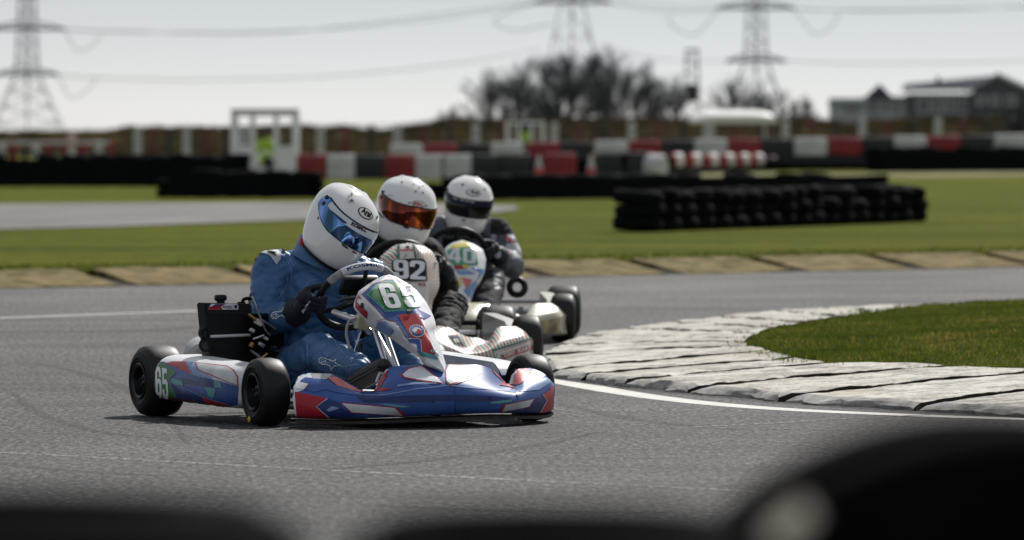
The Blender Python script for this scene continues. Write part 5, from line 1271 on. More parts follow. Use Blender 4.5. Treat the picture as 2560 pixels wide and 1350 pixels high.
tyre_wall(G(-80, 466), G(590, 466), 4, .28, .165, 'tall dark tyre wall at the left edge behind the return track')
tyre_wall(G(280, 430), G(1240, 446), 3, .29, .17, 'tyre wall behind the booth, below the coloured blocks')
tyre_wall(G(1300, 441), G(1660, 441), 3, .29, .17, 'tyre wall between the two striped cones and the white drum')
tyre_wall(G(1950, 426), G(2640, 424), 3, .30, .18, 'tyre wall below the far red and white blocks at right')
tyre_wall(G(2190, 430), G(2720, 428), 4, .30, .18, 'tyre wall standing forward of the far blocks at the right edge')
tyre_wall(G(300, 412), G(960, 414), 2, .30, .18, 'low far tyre wall in front of the brown scrub')

# ------------------------------------------------------------------ coloured barrier blocks
M_BW = mat('block_white', (.55, .55, .54), .6, var=.2, scale=2); M_BR = mat('block_red', (.25, .015, .020), .6, var=.3, scale=2); M_BK = mat('block_black', (.014, .015, .018), .6, var=.3)
COLN = {'w': ('white', M_BW), 'r': ('red', M_BR), 'k': ('black', M_BK)}
def block_mesh(wd, dp, ht, m):
    b = MB(); b.box((0, 0, ht / 2), (wd, dp, ht), ch=.035); b.box((0, -dp / 2 - .004, ht * .5), (wd * .82, .03, .03), ch=.008); b.box((0, 0, ht + .012), (wd * .9, dp * .5, .03), ch=.01)
    for s_ in (-1, 1): b.box((s_ * wd * .28, -dp / 2 - .003, ht * .17), (wd * .16, .03, ht * .22), ch=.008)
    return b.mesh('barrier_block', [m])
bm_ = {c: block_mesh(.93, .5, .50, COLN[c][1]) for c in 'wrk'}
ORD = ['first', 'second', 'third', 'fourth', 'fifth', 'sixth', 'seventh', 'eighth', 'ninth']
far_row = [(1016, 'w'), (1101, 'r'), (1185, 'k'), (1268, 'w'), (1360, 'r'), (1440, 'k'), (1527, 'w'), (1612, 'r'), (1694, 'k'), (1777, 'w'), (1860, 'r'), (1942, 'k'), (2026, 'w'), (2112, 'r'), (2194, 'k'), (2275, 'w'), (2360, 'r'), (2442, 'k'), (2526, 'w')]
seen = {}
EXTRA = {1016: 'above a red block of the nearer row', 1268: 'beside the second booth', 1777: 'under the white canopy'}
DF = 202.0
for px, c in far_row:
    top = 362 - (px - 1000) / 1500 * 24; z = CAMH - (top - HOR) / F * DF - .50
    i = seen.get(c, 0); seen[c] = i + 1
    o = inst('barrier_block', bm_[c], ((px - CX) / F * DF, DF, z)); tag(o, f'{ORD[i]} {COLN[c][0]} block from the left in the far red, white and black barrier', 'barrier block', 'blocks of the far coloured barrier')
# the tyre course the blocks rest on
tyre_wall(((1000 - CX) / F * DF, DF), ((1950 - CX) / F * DF, DF), 2, .29, .135, 'far tyre course carrying the red, white and black blocks', jitter=.01)
b = MB(); b.box((0, 0, 0), (17.6, .46, .16), ch=.02); o = b.obj('barrier_plinth', M_BK, label='long black plinth under the far row of coloured blocks', cat='plinth'); o.location = ((1770 - CX) / F * DF, DF + .02, .30); 
D2 = 166.0; seen = {}
bn = {c: block_mesh(.76, .5, .57, COLN[c][1]) for c in 'wrk'}
for px, c in [(782, 'r'), (851, 'w'), (924, 'k'), (1003, 'r'), (1075, 'w'), (1141, 'w'), (1215, 'k'), (1285, 'k'), (1400, 'r'), (1532, 'k'), (1590, 'k')]:
    i = seen.get(c, 0); seen[c] = i + 1; z = CAMH - (394 - (px - 780) / 400 * 6 - HOR) / F * D2 - .57
    o = inst('barrier_block', bn[c], ((px - CX) / F * D2, D2, max(0, z))); tag(o, f'{ORD[i]} {COLN[c][0]} block from the left in the nearer barrier behind the helmets', 'barrier block', 'blocks of the nearer coloured barrier')
# striped cones
def cone_mesh():
    b = MB(); b.lathe([(.17, .0), (.17, .03), (.13, .035), (.105, .16), (.085, .26), (.06, .40), (.03, .56), (.022, .58), (.001, .58)], (0, 0, 0), n=20, mf=lambda i, j: (0, 0, 0, 0, 1, 1, 0, 0)[i]); return b.mesh('traffic_cone', [mat('cone_red', (.5, .04, .03), .5), M_BW])
cm_ = cone_mesh()
for px, tx in ((1347, 'nearer the white helmets'), (1478, 'nearer the white drum')):
    o = inst('traffic_cone', cm_, (*G(px, 447), 0)); tag(o, f'red and white striped cone before the black barrier, {tx}', 'cone', 'striped cones')
b = MB(); b.lathe([(.001, -.2), (.26, -.2), (.29, -.18), (.29, -.06), (.30, -.05), (.29, -.04), (.29, .17), (.26, .2), (.001, .2)], (0, 0, .32), (1, -.5, 0), 24); b.lathe([(.295, -.15), (.30, -.14), (.30, -.09), (.295, -.08)], (0, 0, .32), (1, -.5, 0), 24, 1)
o = b.obj('drum', [M_BW, M_GREYP], label='pale drum lying at the end of the black tyre barrier', cat='drum'); o.location = ((1640 - CX) / F * 160, 160, 0.0)
# red and white painted tyres
def painted_tyre():
    b = MB(); b.lathe([(.09, -.12), (.10, -.17), (.14, -.18), (.17, -.15), (.185, -.07), (.185, .05), (.17, .14), (.14, .17), (.10, .17), (.09, .10), (.08, 0), (.09, -.12)], (0, 0, .185), (1, .45, .12), 26, mf=lambda i, j: 1 if i in (4, 5) else 0)
    return b.mesh('painted_tyre', [mat('tyre_red_paint', (.45, .05, .05), .6, var=.3), mat('tyre_white_paint', (.72, .70, .68), .6, var=.15)])
pm_ = painted_tyre(); DP = 186.0
for k, px in enumerate((1692, 1736, 1779, 1820, 1858, 1894, 1925)):
    o = inst('painted_tyre', pm_, ((px - CX) / F * (DP + 3 * k), DP + 3 * k, .19 - .012 * k)); tag(o, f'{ORD[k]} red and white painted tyre from the white drum', 'painted tyre', 'row of red and white painted tyres')
tyre_wall(((1680 - CX) / F * DP, DP), ((1935 - CX) / F * 205, 205), 1, .26, .17, 'single course of tyres under the red and white painted ones', jitter=.01)

# ------------------------------------------------------------------ marshal booths, each with a marshal in a bright jacket
M_BOOTH = mat('booth_white', (.78, .79, .80), .5, var=.1, scale=2); M_BOOTHR = mat('booth_roof', (.07, .075, .085), .6); M_HIVIS = mat('hi_vis_yellow', (.40, .60, .06), .7, var=.25, scale=6); M_HAIR = mat('dark_hair', (.012, .012, .014), .7); M_SKIN = mat('skin', (.42, .24, .17), .6); M_TROUS = mat('navy_trousers', (.02, .025, .04), .8); M_VISR = mat('reflective_band', (.6, .62, .6), .4)
def booth(px0, px1, top, bot, d, label):
    s_ = d / F; wd = (px1 - px0) * s_; ht = (bot - top) * s_; z0 = CAMH - (bot - HOR) * s_; dp = wd * .55
    root = empty('marshal_booth', ((px0 + px1) / 2 * s_ - CX * s_, d, z0), R(-2), label=label, cat='booth', group='marshal booths')
    p = .14 * wd / 1.7; hw = wd / 2 * .97; wl = .66 * ht * 0 + ht * .34
    b = MB()
    for x in (-hw, hw):
        for y in (-dp / 2, dp / 2): b.box((x, y, ht / 2), (p, p, ht), ch=.01)
    for x in (-hw * .36, hw * .40): b.box((x, -dp / 2, ht * .5), (p * 1.0, p * .8, ht * .99), ch=.01)
    b.obj('post', M_BOOTH, root)
    b = MB(); b.box((0, dp / 2, ht * .22), (wd * .95, .05, ht * .44)); b.box((-hw, 0, ht * .27), (.05, dp * .93, ht * .54)); b.box((hw, 0, ht * .27), (.05, dp * .93, ht * .54))
    b.box((-hw * .68, -dp / 2, ht * .21), (hw * .60, .05, ht * .42)); b.box((hw * .70, -dp / 2, ht * .21), (hw * .56, .05, ht * .42)); b.box((0, -dp / 2, ht * .955), (wd * .96, .05, ht * .07)); b.box((0.02 * hw, -dp / 2 + .01, ht * .05), (hw * .74, .05, ht * .10))
    for x, w2 in ((-hw * .68, hw * .6), (hw * .7, hw * .56)):   # rounded lower corners of the openings
        for e in (-1, 1): b.add([(x + e * (w2 / 2 - .001), -dp / 2 - .02, ht * .42), (x + e * (w2 / 2 - .12), -dp / 2 - .02, ht * .42), (x + e * (w2 / 2 - .001), -dp / 2 - .02, ht * .50)], [(0, 1, 2)])
    b.obj('wall_panel', M_BOOTH, root)
    b = MB(); b.box((0, 0, ht + .03), (wd * 1.04, dp * 1.06, .07), ch=.015); b.obj('roof', M_BOOTHR, root)
    b = MB(); b.box((0, 0, .03), (wd * .93, dp * .93, .05)); b.box((hw * .1, dp * .1, .25), (.4, .35, .4), ch=.02); b.obj('floor', M_BOOTHR, root)
    return root, z0, ht
def marshal(loc, rz, sc, label):
    J = dict(pelvis=V(0, .02, .50), belly=V(0, .0, .68), chest=V(0, -.03, .86), neck=V(0, -.06, 1.02), head=V(0, -.08, 1.08), shR=V(-.19, -.03, .97), shL=V(.19, -.03, .97), elR=V(-.30, -.12, .74), elL=V(.28, -.16, .75), wrR=V(-.18, -.34, .66), wrL=V(.12, -.36, .70), hiR=V(-.10, .0, .50), hiL=V(.10, 0, .50), knR=V(-.14, -.42, .50), knL=V(.14, -.42, .50), anR=V(-.13, -.44, .10), anL=V(.13, -.44, .10))
    b = body_mesh(J, 1.0); vs, ns, fs = remeshed(b, .022, 3); o = MB(); o.add([tuple(v) for v in vs], fs)
    cz = [sum(vs[i][2] for i in f) / len(f) for f in fs]; o.m = [1 if z < .2 or (sum(vs[i][1] for i in f) / len(f) < -.2 and z < .6) else (2 if .70 < z < .745 else 0) for z, f in zip(cz, fs)]
    p = o.obj('person', [M_HIVIS, M_TROUS, M_VISR], label=label, cat='person', group='marshals in bright jackets', ang=80, recalc=False)
    b = MB(); b.ball((0, -.09, 1.20), (.078, .098, .115)); b.ball((0, -.19, 1.18), (.012, .02, .018)); b.ball((-.08, -.08, 1.19), (.012, .02, .03)); b.ball((.08, -.08, 1.19), (.012, .02, .03)); b.tube([(-.02, -.183, 1.145), (.02, -.183, 1.145)], .006, 6)
    for s_ in (-1, 1): b.ball((s_ * .03, -.172, 1.21), .010)
    b.obj('head', M_SKIN, p)
    b = MB(); b.ball((0, -.06, 1.235), (.108, .125, .125)); b.ball((0, -.01, 1.15), (.105, .09, .12)); b.obj('hair', M_HAIR, p)
    for k, s_ in (('R', -1), ('L', 1)):
        g = MB(); wv = J['wr' + k]; g.ball(wv + V(0, -.05, .0), (.035, .05, .02))
        for f in range(4): g.tube([wv + V(-.024 + .016 * f, -.08, 0), wv + V(-.026 + .017 * f, -.13 + .008 * abs(f - 1.5), -.012)], [.009, .007], 6)
        g.tube([wv + V(-s_ * .03, -.04, 0), wv + V(-s_ * .055, -.085, -.005)], [.010, .008], 6); g.obj('hand', M_SKIN, p)
    p.location = loc; p.rotation_euler = (0, 0, rz); p.scale = (sc,) * 3; return p
D1 = 176.0
r1, z1, h1 = booth(584, 742, 279, 432, D1, 'white open-sided marshal booth with dark flat roof behind the short tyre wall')
b_c = r1.location
marshal((b_c.x - .02 + (668 - 663) * D1 / F, D1 - .1, CAMH - (318 - HOR) / F * D1 - 1.36 * .96), R(30), .96, 'marshal in yellow jacket with dark hair sitting in the nearer white booth')
r2, z2, h2 = booth(1268, 1358, 303, 392, 300.0, 'small far marshal booth with pale posts behind the coloured blocks')
marshal((r2.location.x, 299.8, CAMH - (316 - HOR) / F * 300 - 1.36 * .85), R(10), .85, 'marshal in yellow jacket inside the far booth')

# ------------------------------------------------------------------ fence, scrub bank, rails, canopy, light mast
M_PW = mat('post_white', (.55, .55, .57), .6); M_PR = mat('post_red', (.14, .02, .02), .6); M_PK = mat('post_dark', (.03, .03, .03), .7); M_WIRE = mat('fence_wire', (.10, .09, .08), .6)
DFN = 330.0
fence = empty('track_fence', (0, DFN, 0), label='long post and wire fence with white, red and dark posts in front of the scrub', cat='fence')
s_ = DFN / F; zt_ = lambda px: CAMH - (322 - (px / 2560) * 30 - HOR) * s_
pw = MB(); pw.box((0, 0, .5), (.36, .14, 1.0), ch=.03); pw = pw.mesh('post', [M_PW]); pr_ = MB(); pr_.box((0, 0, .5), (.26, .14, 1.0), ch=.03); pr_ = pr_.mesh('post', [M_PR]); pk_ = MB(); pk_.box((0, 0, .5), (.24, .14, 1.0), ch=.03); pk_ = pk_.mesh('post', [M_PK])
whites = [(344, 122), (466, 150), (610, 191), (801, 192), (993, 197), (1190, 196), (1386, 193), (1579, 194), (1773, 191), (1964, 192), (2156, 189), (2345, 190), (2538, 190)]
for px, gp_ in whites:
    for f, me in ((0, pw), (.33, pr_), (.66, pk_)):
        q = px + gp_ * f; o = inst('post', me, ((q - CX) * s_, 0, 0), fence); o.scale = (1, 1, zt_(q))
b = MB()
for f in (.98, .8, .6, .4): b.tube([((q - CX) * s_, -.08, zt_(q) * f) for q in range(300, 2700, 100)], .022, 4)
b.obj('wire', M_WIRE, fence)

M_SCRUB = mat('dry_scrub', (.15, .105, .05), .95, scale=.9, col2=(.045, .038, .018), detail=8, spec=.1)
M_REED = mat('dry_reed', (.20, .14, .065), .9, scale=.5, col2=(.07, .052, .025), spec=.1)
DS = 350.0; s_ = DS / F
top_px = [(-400, 330), (0, 331), (150, 330), (260, 330), (300, 322), (325, 317), (345, 322), (390, 316), (420, 323), (450, 318), (560, 322), (740, 314), (770, 314), (800, 324), (850, 314), (900, 322), (960, 326), (1000, 318), (1080, 305), (1130, 298), (1200, 302), (1330, 300), (1430, 300), (1600, 297), (1760, 300), (1960, 296), (2040, 296), (2120, 310), (2200, 300), (2560, 292), (3000, 290)]
b = MB(); xs = np.arange(-400, 3000, 9.0); tz = [CAMH - (np.interp(q, *zip(*top_px)) - HOR) * s_ for q in xs]
b.grid([[((q - CX) * s_, DS + t * 3.0 - 1.2 + .3 * noise.noise(Vector((q * .04, t * 5, 0))), max(-.02, z * math.sin(math.pi * min(1, t * 1.0) * .5) ** .6 * (.94 + .06 * noise.noise(Vector((q * .07, t * 7, 2)))))) for q, z in zip(xs, tz)] for t in (0, .15, .35, .6, .8, 1)])
b.grid([[((q - CX) * s_, DS + 1.8, z) for q, z in zip(xs, tz)], [((q - CX) * s_, DS + 14, -.02) for q in xs]])
for _ in range(16000):
    q = random.uniform(-300, 2900); z = CAMH - (np.interp(q, *zip(*top_px)) - HOR) * s_; t = random.random() ** .6
    x = (q - CX) * s_; y = DS - 1.2 + 3 * t + random.uniform(-.3, .1); zz = max(0, z * math.sin(math.pi * t * .5) ** .6 - .12); h = random.uniform(.12, .34); a = random.uniform(-.5, .5); wd = random.uniform(.02, .06)
    b.add([(x - wd, y, zz), (x + wd, y, zz), (x + a * h, y + random.uniform(-.1, .1), zz + h)], [(0, 1, 2)], random.choice((0, 1, 1)))
b.obj('scrub_bank', [M_SCRUB, M_REED], kind='stuff', label='dry brown scrub bank running along behind the fence', cat='scrub', recalc=False)

DR = 255.0; s_ = DR / F
rail = empty('safety_rail', ((145 - CX) * s_, DR, 0), label='red and white post and rail barrier in front of the scrub at the left edge', cat='barrier rail')
rz = lambda py: CAMH - (py - HOR) * s_
for k, (px, c, wd, tp) in enumerate([(-35, 'r', .22, 362), (5, 'w', .24, 362), (32, 'r', .3, 352), (62, 'k', .2, 362), (90, 'w', .25, 360), (122, 'r', .34, 352), (160, 'r', .2, 358), (206, 'r', .36, 358), (246, 'w', .26, 352), (278, 'r', .26, 350)]):
    b = MB(); b.box(((px - 145) * s_, 0, rz(tp) / 2), (wd, .12, rz(tp)), ch=.02); b.obj('post', COLN[c][1], rail)
b = MB(); b.box(((110 - 145) * s_, -.09, rz(357)), (330 * s_, .06, .10), ch=.02); b.obj('top_rail', M_PW, rail); b = MB(); b.box(((110 - 145) * s_, -.09, rz(385)), (330 * s_, .06, .12), ch=.02); b.obj('lower_rail', M_PK, rail)
b = MB(); b.lathe([(.001, 0), (.15, 0), (.13, .06), (.11, .5), (.11, .62), (.14, .66), (.16, .80), (.12, .92), (.001, .96)], (0, 0, 0), n=18, mf=lambda i, j: 1 if i >= 5 else 0)
o = b.obj('marker_post', [M_BW, mat('pale_pink_cap', (.6, .42, .40), .5)], label='white marker post with pale pink head among the red rail posts', cat='post'); o.location = ((182 - CX) * s_, DR - .6, 0); o.scale = (1, 1, rz(335) / .96)

DC = 310.0; s_ = DC / F
cp = empty('canopy', ((1833 - CX) * s_, DC, 0), R(8), label='white shelter with long pale rounded roof on posts in front of the bare trees', cat='shelter')
b = MB(); hw = 103 * s_; zc = CAMH - (308 - HOR) * s_; rows = []
for i in range(17):
    t = -1 + 2 * i / 16; e = (1 - abs(t) ** 5) ** .5 if abs(t) < 1 else 0; sk = .02 * t
    rows.append([(hw * t, -1.0, zc), (hw * t, -1.02, zc + (.10 + .25 * e)), (hw * t, -.5, zc + .18 + .36 * e), (hw * t, .4, zc + .2 + .38 * e), (hw * t, 1.0, zc + .05 + .3 * e), (hw * t, 1.0, zc)])
b.grid(rows, cv=True); b.poly(rows[0]); b.poly(rows[-1]); b.obj('roof', mat('canopy_white', (.78, .78, .76), .4), cp)
for px in (1752, 1775, 1905):
    b = MB(); b.tube([((px - 1833) * s_, -.8, 0), ((px - 1833) * s_, -.8, zc + .05)], .06, 8); b.obj('post', M_PW, cp)

DM = 400.0; s_ = DM / F
lm = empty('light_mast', ((1730 - CX) * s_, DM, 0), label='slim lattice mast with dark box halfway up, beside the bare trees', cat='mast')
b = MB(); zt_m = CAMH - (128 - HOR) * s_; hw0 = .42
for i, (x, y) in enumerate(((-1, -1), (1, -1), (1, 1), (-1, 1))): b.tube([(x * .55, y * .55, 0), (x * .33, y * .33, zt_m)], .035, 5)
for k in range(14):
    z0, z1 = zt_m * k / 14, zt_m * (k + 1) / 14; a0, a1 = .55 - .22 * k / 14, .55 - .22 * (k + 1) / 14; sg = 1 if k % 2 else -1
    for y in (-1, 1): b.tube([(-sg * a0, y * a0, z0), (sg * a1, y * a1, z1)], .02, 4); b.tube([(-a1, y * a1, z1), (a1, y * a1, z1)], .02, 4)
    for x in (-1, 1): b.tube([(x * a0, -sg * a0, z0), (x * a1, sg * a1, z1)], .02, 4)
b.box((0, 0, zt_m + .05), (.8, .8, .12)); b.obj('lattice', mat('mast_grey', (.10, .11, .12), .6), lm)
b = MB(); b.box((0, -.3, CAMH - (232 - HOR) * s_), (.66, .5, .95), ch=.05); b.box((0, -.58, CAMH - (232 - HOR) * s_), (.5, .06, .8), ch=.02); b.obj('signal_box', M_PK, lm)

# ------------------------------------------------------------------ bare trees
M_BARK = mat('grey_bark', (.055, .055, .058), .9, var=.4, scale=3); M_TWIG = mat('dark_twigs', (.068, .076, .092), .95, var=.3, scale=1)
def tree(px, base_d, top, spread, seed, label, kind='bare', dens=1.0, leanx=0., clear=.3):
    rnd = random.Random(seed); s_ = base_d / F; Hh = CAMH - (top - HOR) * s_; W2 = spread * s_ / 2
    root = empty('bare_tree', ((px - CX) * s_, base_d, 0), label=label, cat='tree', group='bare trees behind the scrub')
    tb, cb = MB(), MB(); H0 = Hh * clear; D2 = W2 * .8
    def bow(a, c, b_, n): return [a * (1 - t) ** 2 + c * 2 * t * (1 - t) + b_ * t * t for t in [i / n for i in range(n + 1)]]
    nst = 3 if spread > 170 else 1; stems = []
    for k in range(nst):
        bx_ = (k - (nst - 1) / 2) * W2 * .30; st = bow(Vector((bx_, rnd.uniform(-.3, .3), -.02)), Vector((bx_ * 1.1, 0, H0 * .6)), Vector((bx_ * 1.5 + leanx * W2 * .2, rnd.uniform(-.2, .2), H0 * 1.15)), 5)
        tb.tube(st, [Hh * .022 * (1 - .08 * i) for i in range(6)], 7, caps=False); stems.append(st)
    nl = int(19 * max(1, spread / 150))
    for k in range(nl):
        st = stems[k % nst]; a0 = st[rnd.randint(2, 5)]; sx = rnd.uniform(-1, 1); sx = math.copysign(abs(sx) ** .8, sx); sy = rnd.uniform(-.8, .8)
        rr = min(1, math.hypot(sx, sy)); top_z = H0 * .75 + (Hh - H0 * .75) * math.sqrt(max(.0, 1 - rr * rr)) * rnd.uniform(.86, 1.02)
        end = Vector((sx * W2 * .97, sy * D2, max(H0 * .7, top_z))); mid = a0.lerp(end, .45) + Vector((-(end.x - a0.x) * .18, 0, (end.z - a0.z) * .22)); lm_ = bow(a0, mid, end, 7)
        tb.tube(lm_, [max(.018, Hh * .011 * (1 - .8 * i / 7)) for i in range(8)], 5, caps=False)
        for q in range(13):
            t = rnd.uniform(.30, 1); i = min(6, int(t * 7)); p = lm_[i].lerp(lm_[i + 1], t * 7 - i); dr_ = (lm_[i + 1] - lm_[i]).normalized()
            dv = (dr_ + Vector((rnd.uniform(-.8, .8), rnd.uniform(-.8, .8), rnd.uniform(-.25, .7)))).normalized(); L = Hh * rnd.uniform(.10, .24) * (1.15 - .4 * t)
            sb_ = bow(p, p + dv * L * .5 + Vector((0, 0, L * .08)), p + dv * L, 3); cb.tube(sb_, [.020, .016, .013, .010], 3, caps=False)
            for _ in range(int(7.2 * dens + .5)):
                u = rnd.uniform(.2, 1); j = min(2, int(u * 3)); p2 = sb_[j].lerp(sb_[j + 1], u * 3 - j); d2 = (dv + Vector((rnd.uniform(-.9, .9), rnd.uniform(-.9, .9), rnd.uniform(-.3, .8)))).normalized(); l2 = Hh * rnd.uniform(.05, .11)
                cb.tube([p2, p2 + d2 * l2 * .5 + Vector((0, 0, .02)), p2 + d2 * l2], [.011, .009, .007], 3, caps=False)
    tb.obj('trunk', M_BARK, root, recalc=False); cb.obj('crown', M_TWIG, root, recalc=False); return root
tree(1215, 430, 190, 170, 3, 'low rounded bare tree at the left end of the group', dens=1.25, leanx=.35, clear=.15)
tree(1335, 440, 140, 200, 5, 'tall open bare tree with pale gaps next to the low left one', dens=.7)
tree(1462, 425, 128, 230, 9, 'tallest and densest bare tree under the middle pylon', dens=1.3)
tree(1575, 435, 152, 200, 12, 'broad spreading bare tree just left of the lattice mast', dens=1.15, clear=.2)
tree(1120, 450, 275, 90, 15, 'small bare bush-like tree at the far left of the group', dens=1.1, clear=.1)
tree(1370, 415, 255, 80, 17, 'small dense bare tree in front of the tall open one', dens=1.2, clear=.1)
tree(1275, 445, 160, 150, 41, 'slender bare tree between the low rounded one and the tall open one', dens=.9)
tree(1400, 432, 135, 150, 43, 'upright bare tree just left of the tallest one', dens=1.1)
tree(1520, 440, 136, 160, 45, 'bare tree close at the right of the tallest one', dens=1.2)
tree(1640, 445, 200, 90, 47, 'low bare tree at the right end of the dense group', dens=1.0, clear=.15)
tree(1690, 450, 200, 90, 21, 'thin bare tree behind the lattice mast', dens=.6)
tree(1830, 440, 196, 170, 23, 'grey bare tree between the mast and the right pylon', dens=.75)
tree(1925, 445, 215, 190, 27, 'low bare tree under the right pylon', dens=1.0, clear=.1)
tree(2005, 450, 245, 90, 29, 'last low bare tree near the grey buildings', dens=1.1, clear=.1)
tree(2545, 300, 262, 120, 33, 'dark bare bush beside the gabled grey building', dens=1.3, clear=.05)

# ------------------------------------------------------------------ grey buildings
M_ROOF = mat('slate_roof', (.045, .052, .066), .95, var=.2, spec=.05); M_ROOFD = mat('dark_roof', (.04, .048, .058), .7, var=.2); M_WALLG = mat('pale_grey_wall', (.38, .41, .47), .8, var=.15, scale=.6); M_WALLD = mat('dark_cladding', (.075, .08, .098), .8, var=.2); M_PANE = mat('window_glass', (.03, .045, .055), .1, spec=.8); M_FRAME = mat('window_frame', (.40, .44, .47), .6); M_BARGE = mat('barge_board', (.32, .36, .40), .6)
DB = 420.0; s_ = DB / F; bx = lambda px: (px - CX) * s_; bz = lambda py: CAMH - (py - HOR) * s_
def building(x0, x1, label, parts):
    root = empty('building', ((x0 + x1) / 2, DB, 0), label=label, cat='building', group='grey buildings beyond the fence'); parts(root, (x0 + x1) / 2); return root
def hip(b, x0, x1, y0, y1, z0, z1, rx0, rx1, m=0):
    ym = (y0 + y1) / 2; b.add([(x0, y0, z0), (x1, y0, z0), (x1, y1, z0), (x0, y1, z0), (rx0, ym, z1), (rx1, ym, z1)], [(0, 1, 5, 4), (1, 2, 5), (2, 3, 4, 5), (3, 0, 4), (0, 3, 2, 1)], m)
def win(root, cx, x0, x1, z0, z1, y):
    w_ = MB(); X = (x0 + x1) / 2 - cx; Zc = (z0 + z1) / 2; wd, ht = x1 - x0, z1 - z0
    for sx in (-1, 1): w_.box((X + sx * wd / 2, y - .03, Zc), (.09, .08, ht + .09))
    for sz in (-1, 1): w_.box((X, y - .03, Zc + sz * ht / 2), (wd - .09, .08, .09))
    f = w_.obj('window', M_FRAME, root); p = MB(); p.box((X, y - .012, Zc), (wd - .09, .02, ht - .09)); p.obj('pane', M_PANE, f)
def partA(root, cx):                     # low pale wing
    b = MB(); b.box((0, 1.5, bz(232) / 2), (bx(2170) - bx(2078), 3.0, bz(258)), ch=0); b.obj('wall', M_WALLG, root)
    b = MB(); hip(b, bx(2074) - cx, bx(2178) - cx, -.2, 3.2, bz(260), bz(247), bx(2080) - cx, bx(2172) - cx); b.obj('roof', M_ROOF, root)
    win(root, cx, bx(2108), bx(2150), bz(280), bz(264), 0)
building(bx(2078), bx(2170), 'low pale flat-roofed wing at the left end of the grey buildings', partA)
def partB(root, cx):                     # pyramid-roofed middle house
    b = MB(); b.box((0, 2.4, bz(240) / 2), (bx(2290) - bx(2170), 3.6, bz(246)), ch=0); b.obj('wall', M_WALLG, root)
    b = MB(); hip(b, bx(2160) - cx, bx(2300) - cx, .4, 4.4, bz(248), bz(240), bx(2168) - cx, bx(2292) - cx); hip(b, bx(2162) - cx, bx(2236) - cx, .3, 2.2, bz(247), bz(210), bx(2200) - cx, bx(2203) - cx); b.obj('roof', M_ROOF, root)
    for x in (2178, 2205, 2232, 2258): win(root, cx, bx(x), bx(x + 20), bz(278), bz(255), .6)
building(bx(2170), bx(2290), 'grey house with pointed pyramid roof between the low wing and the gabled one', partB)
def partC(root, cx):                     # large gabled building
    b = MB(); x0, x1, xr = bx(2272) - cx, bx(2640) - cx, bx(2490) - cx
    b.box(((x0 + xr) / 2, 1.8, bz(232) / 2), (xr - x0, 3.6, bz(236)), ch=0); b.obj('wall', M_WALLD, root)
    b = MB()
    g0, g1, gp = bx(2425) - cx, bx(2600) - cx, bx(2492) - cx
    b.prism([(g0, bz(232)), (gp, bz(190)), (g1, bz(245)), (g1, 0), (g0, 0)], -.5, 0, 0); b.v = [(x, z_ * 1.0, y) for x, y, z_ in b.v]; b.obj('gable', M_WALLD, root)
    b = MB(); b.add([(x0 - .25, -.4, bz(226)), (g0 + .1, -.4, bz(222)), (gp, 1.8, bz(188)), (x0 - .1, 1.8, bz(209)), (x0 - .25, 4, bz(226)), (gp + 2.5, 4, bz(224))], [(0, 1, 2, 3), (3, 2, 5, 4)]); b.v += []; b.obj('roof', M_ROOF, root)
    b = MB(); b.tube([(gp - .1, -.6, bz(186)), (g1 + .8, -.6, bz(252))], .16, 4); b.tube([(gp + .1, -.6, bz(186)), (g0 - .3, -.6, bz(228))], .09, 4); b.obj('barge_board', M_BARGE, root)
    b = MB(); b.box((bx(2348) - cx, 1.0, bz(202)), (.22, .22, .5)); b.obj('chimney', M_ROOFD, root)
    for x, w2 in ((2292, 34), (2335, 20), (2362, 16), (2388, 30)): win(root, cx, bx(x), bx(x + w2), bz(283), bz(243), 0)
    for x in (2440, 2475, 2515): win(root, cx, bx(x), bx(x + 22), bz(262), bz(240), -.5)
building(bx(2272), bx(2640), 'large dark gabled building with pale sloping barge board at the right edge', partC)
b = MB(); DCr = 395.0; s_ = DCr / F
b.box((0, 0, .48), (2.2, .9, .42), ch=.12); b.box((.1, 0, .82), (1.2, .8, .36), ch=.14)
for x in (-.7, .7): b.lathe([(.001, -.42), (.20, -.42), (.21, -.3), (.21, .3), (.20, .42), (.001, .42)], (x, 0, .21), (0, 1, 0), 16, 1)
o = b.obj('parked_van', [mat('van_pale', (.45, .48, .52), .35, coat=.5), M_PK], label='pale parked van in front of the pyramid-roofed house', cat='van'); o.location = ((2255 - CX) * s_, DCr, .55)

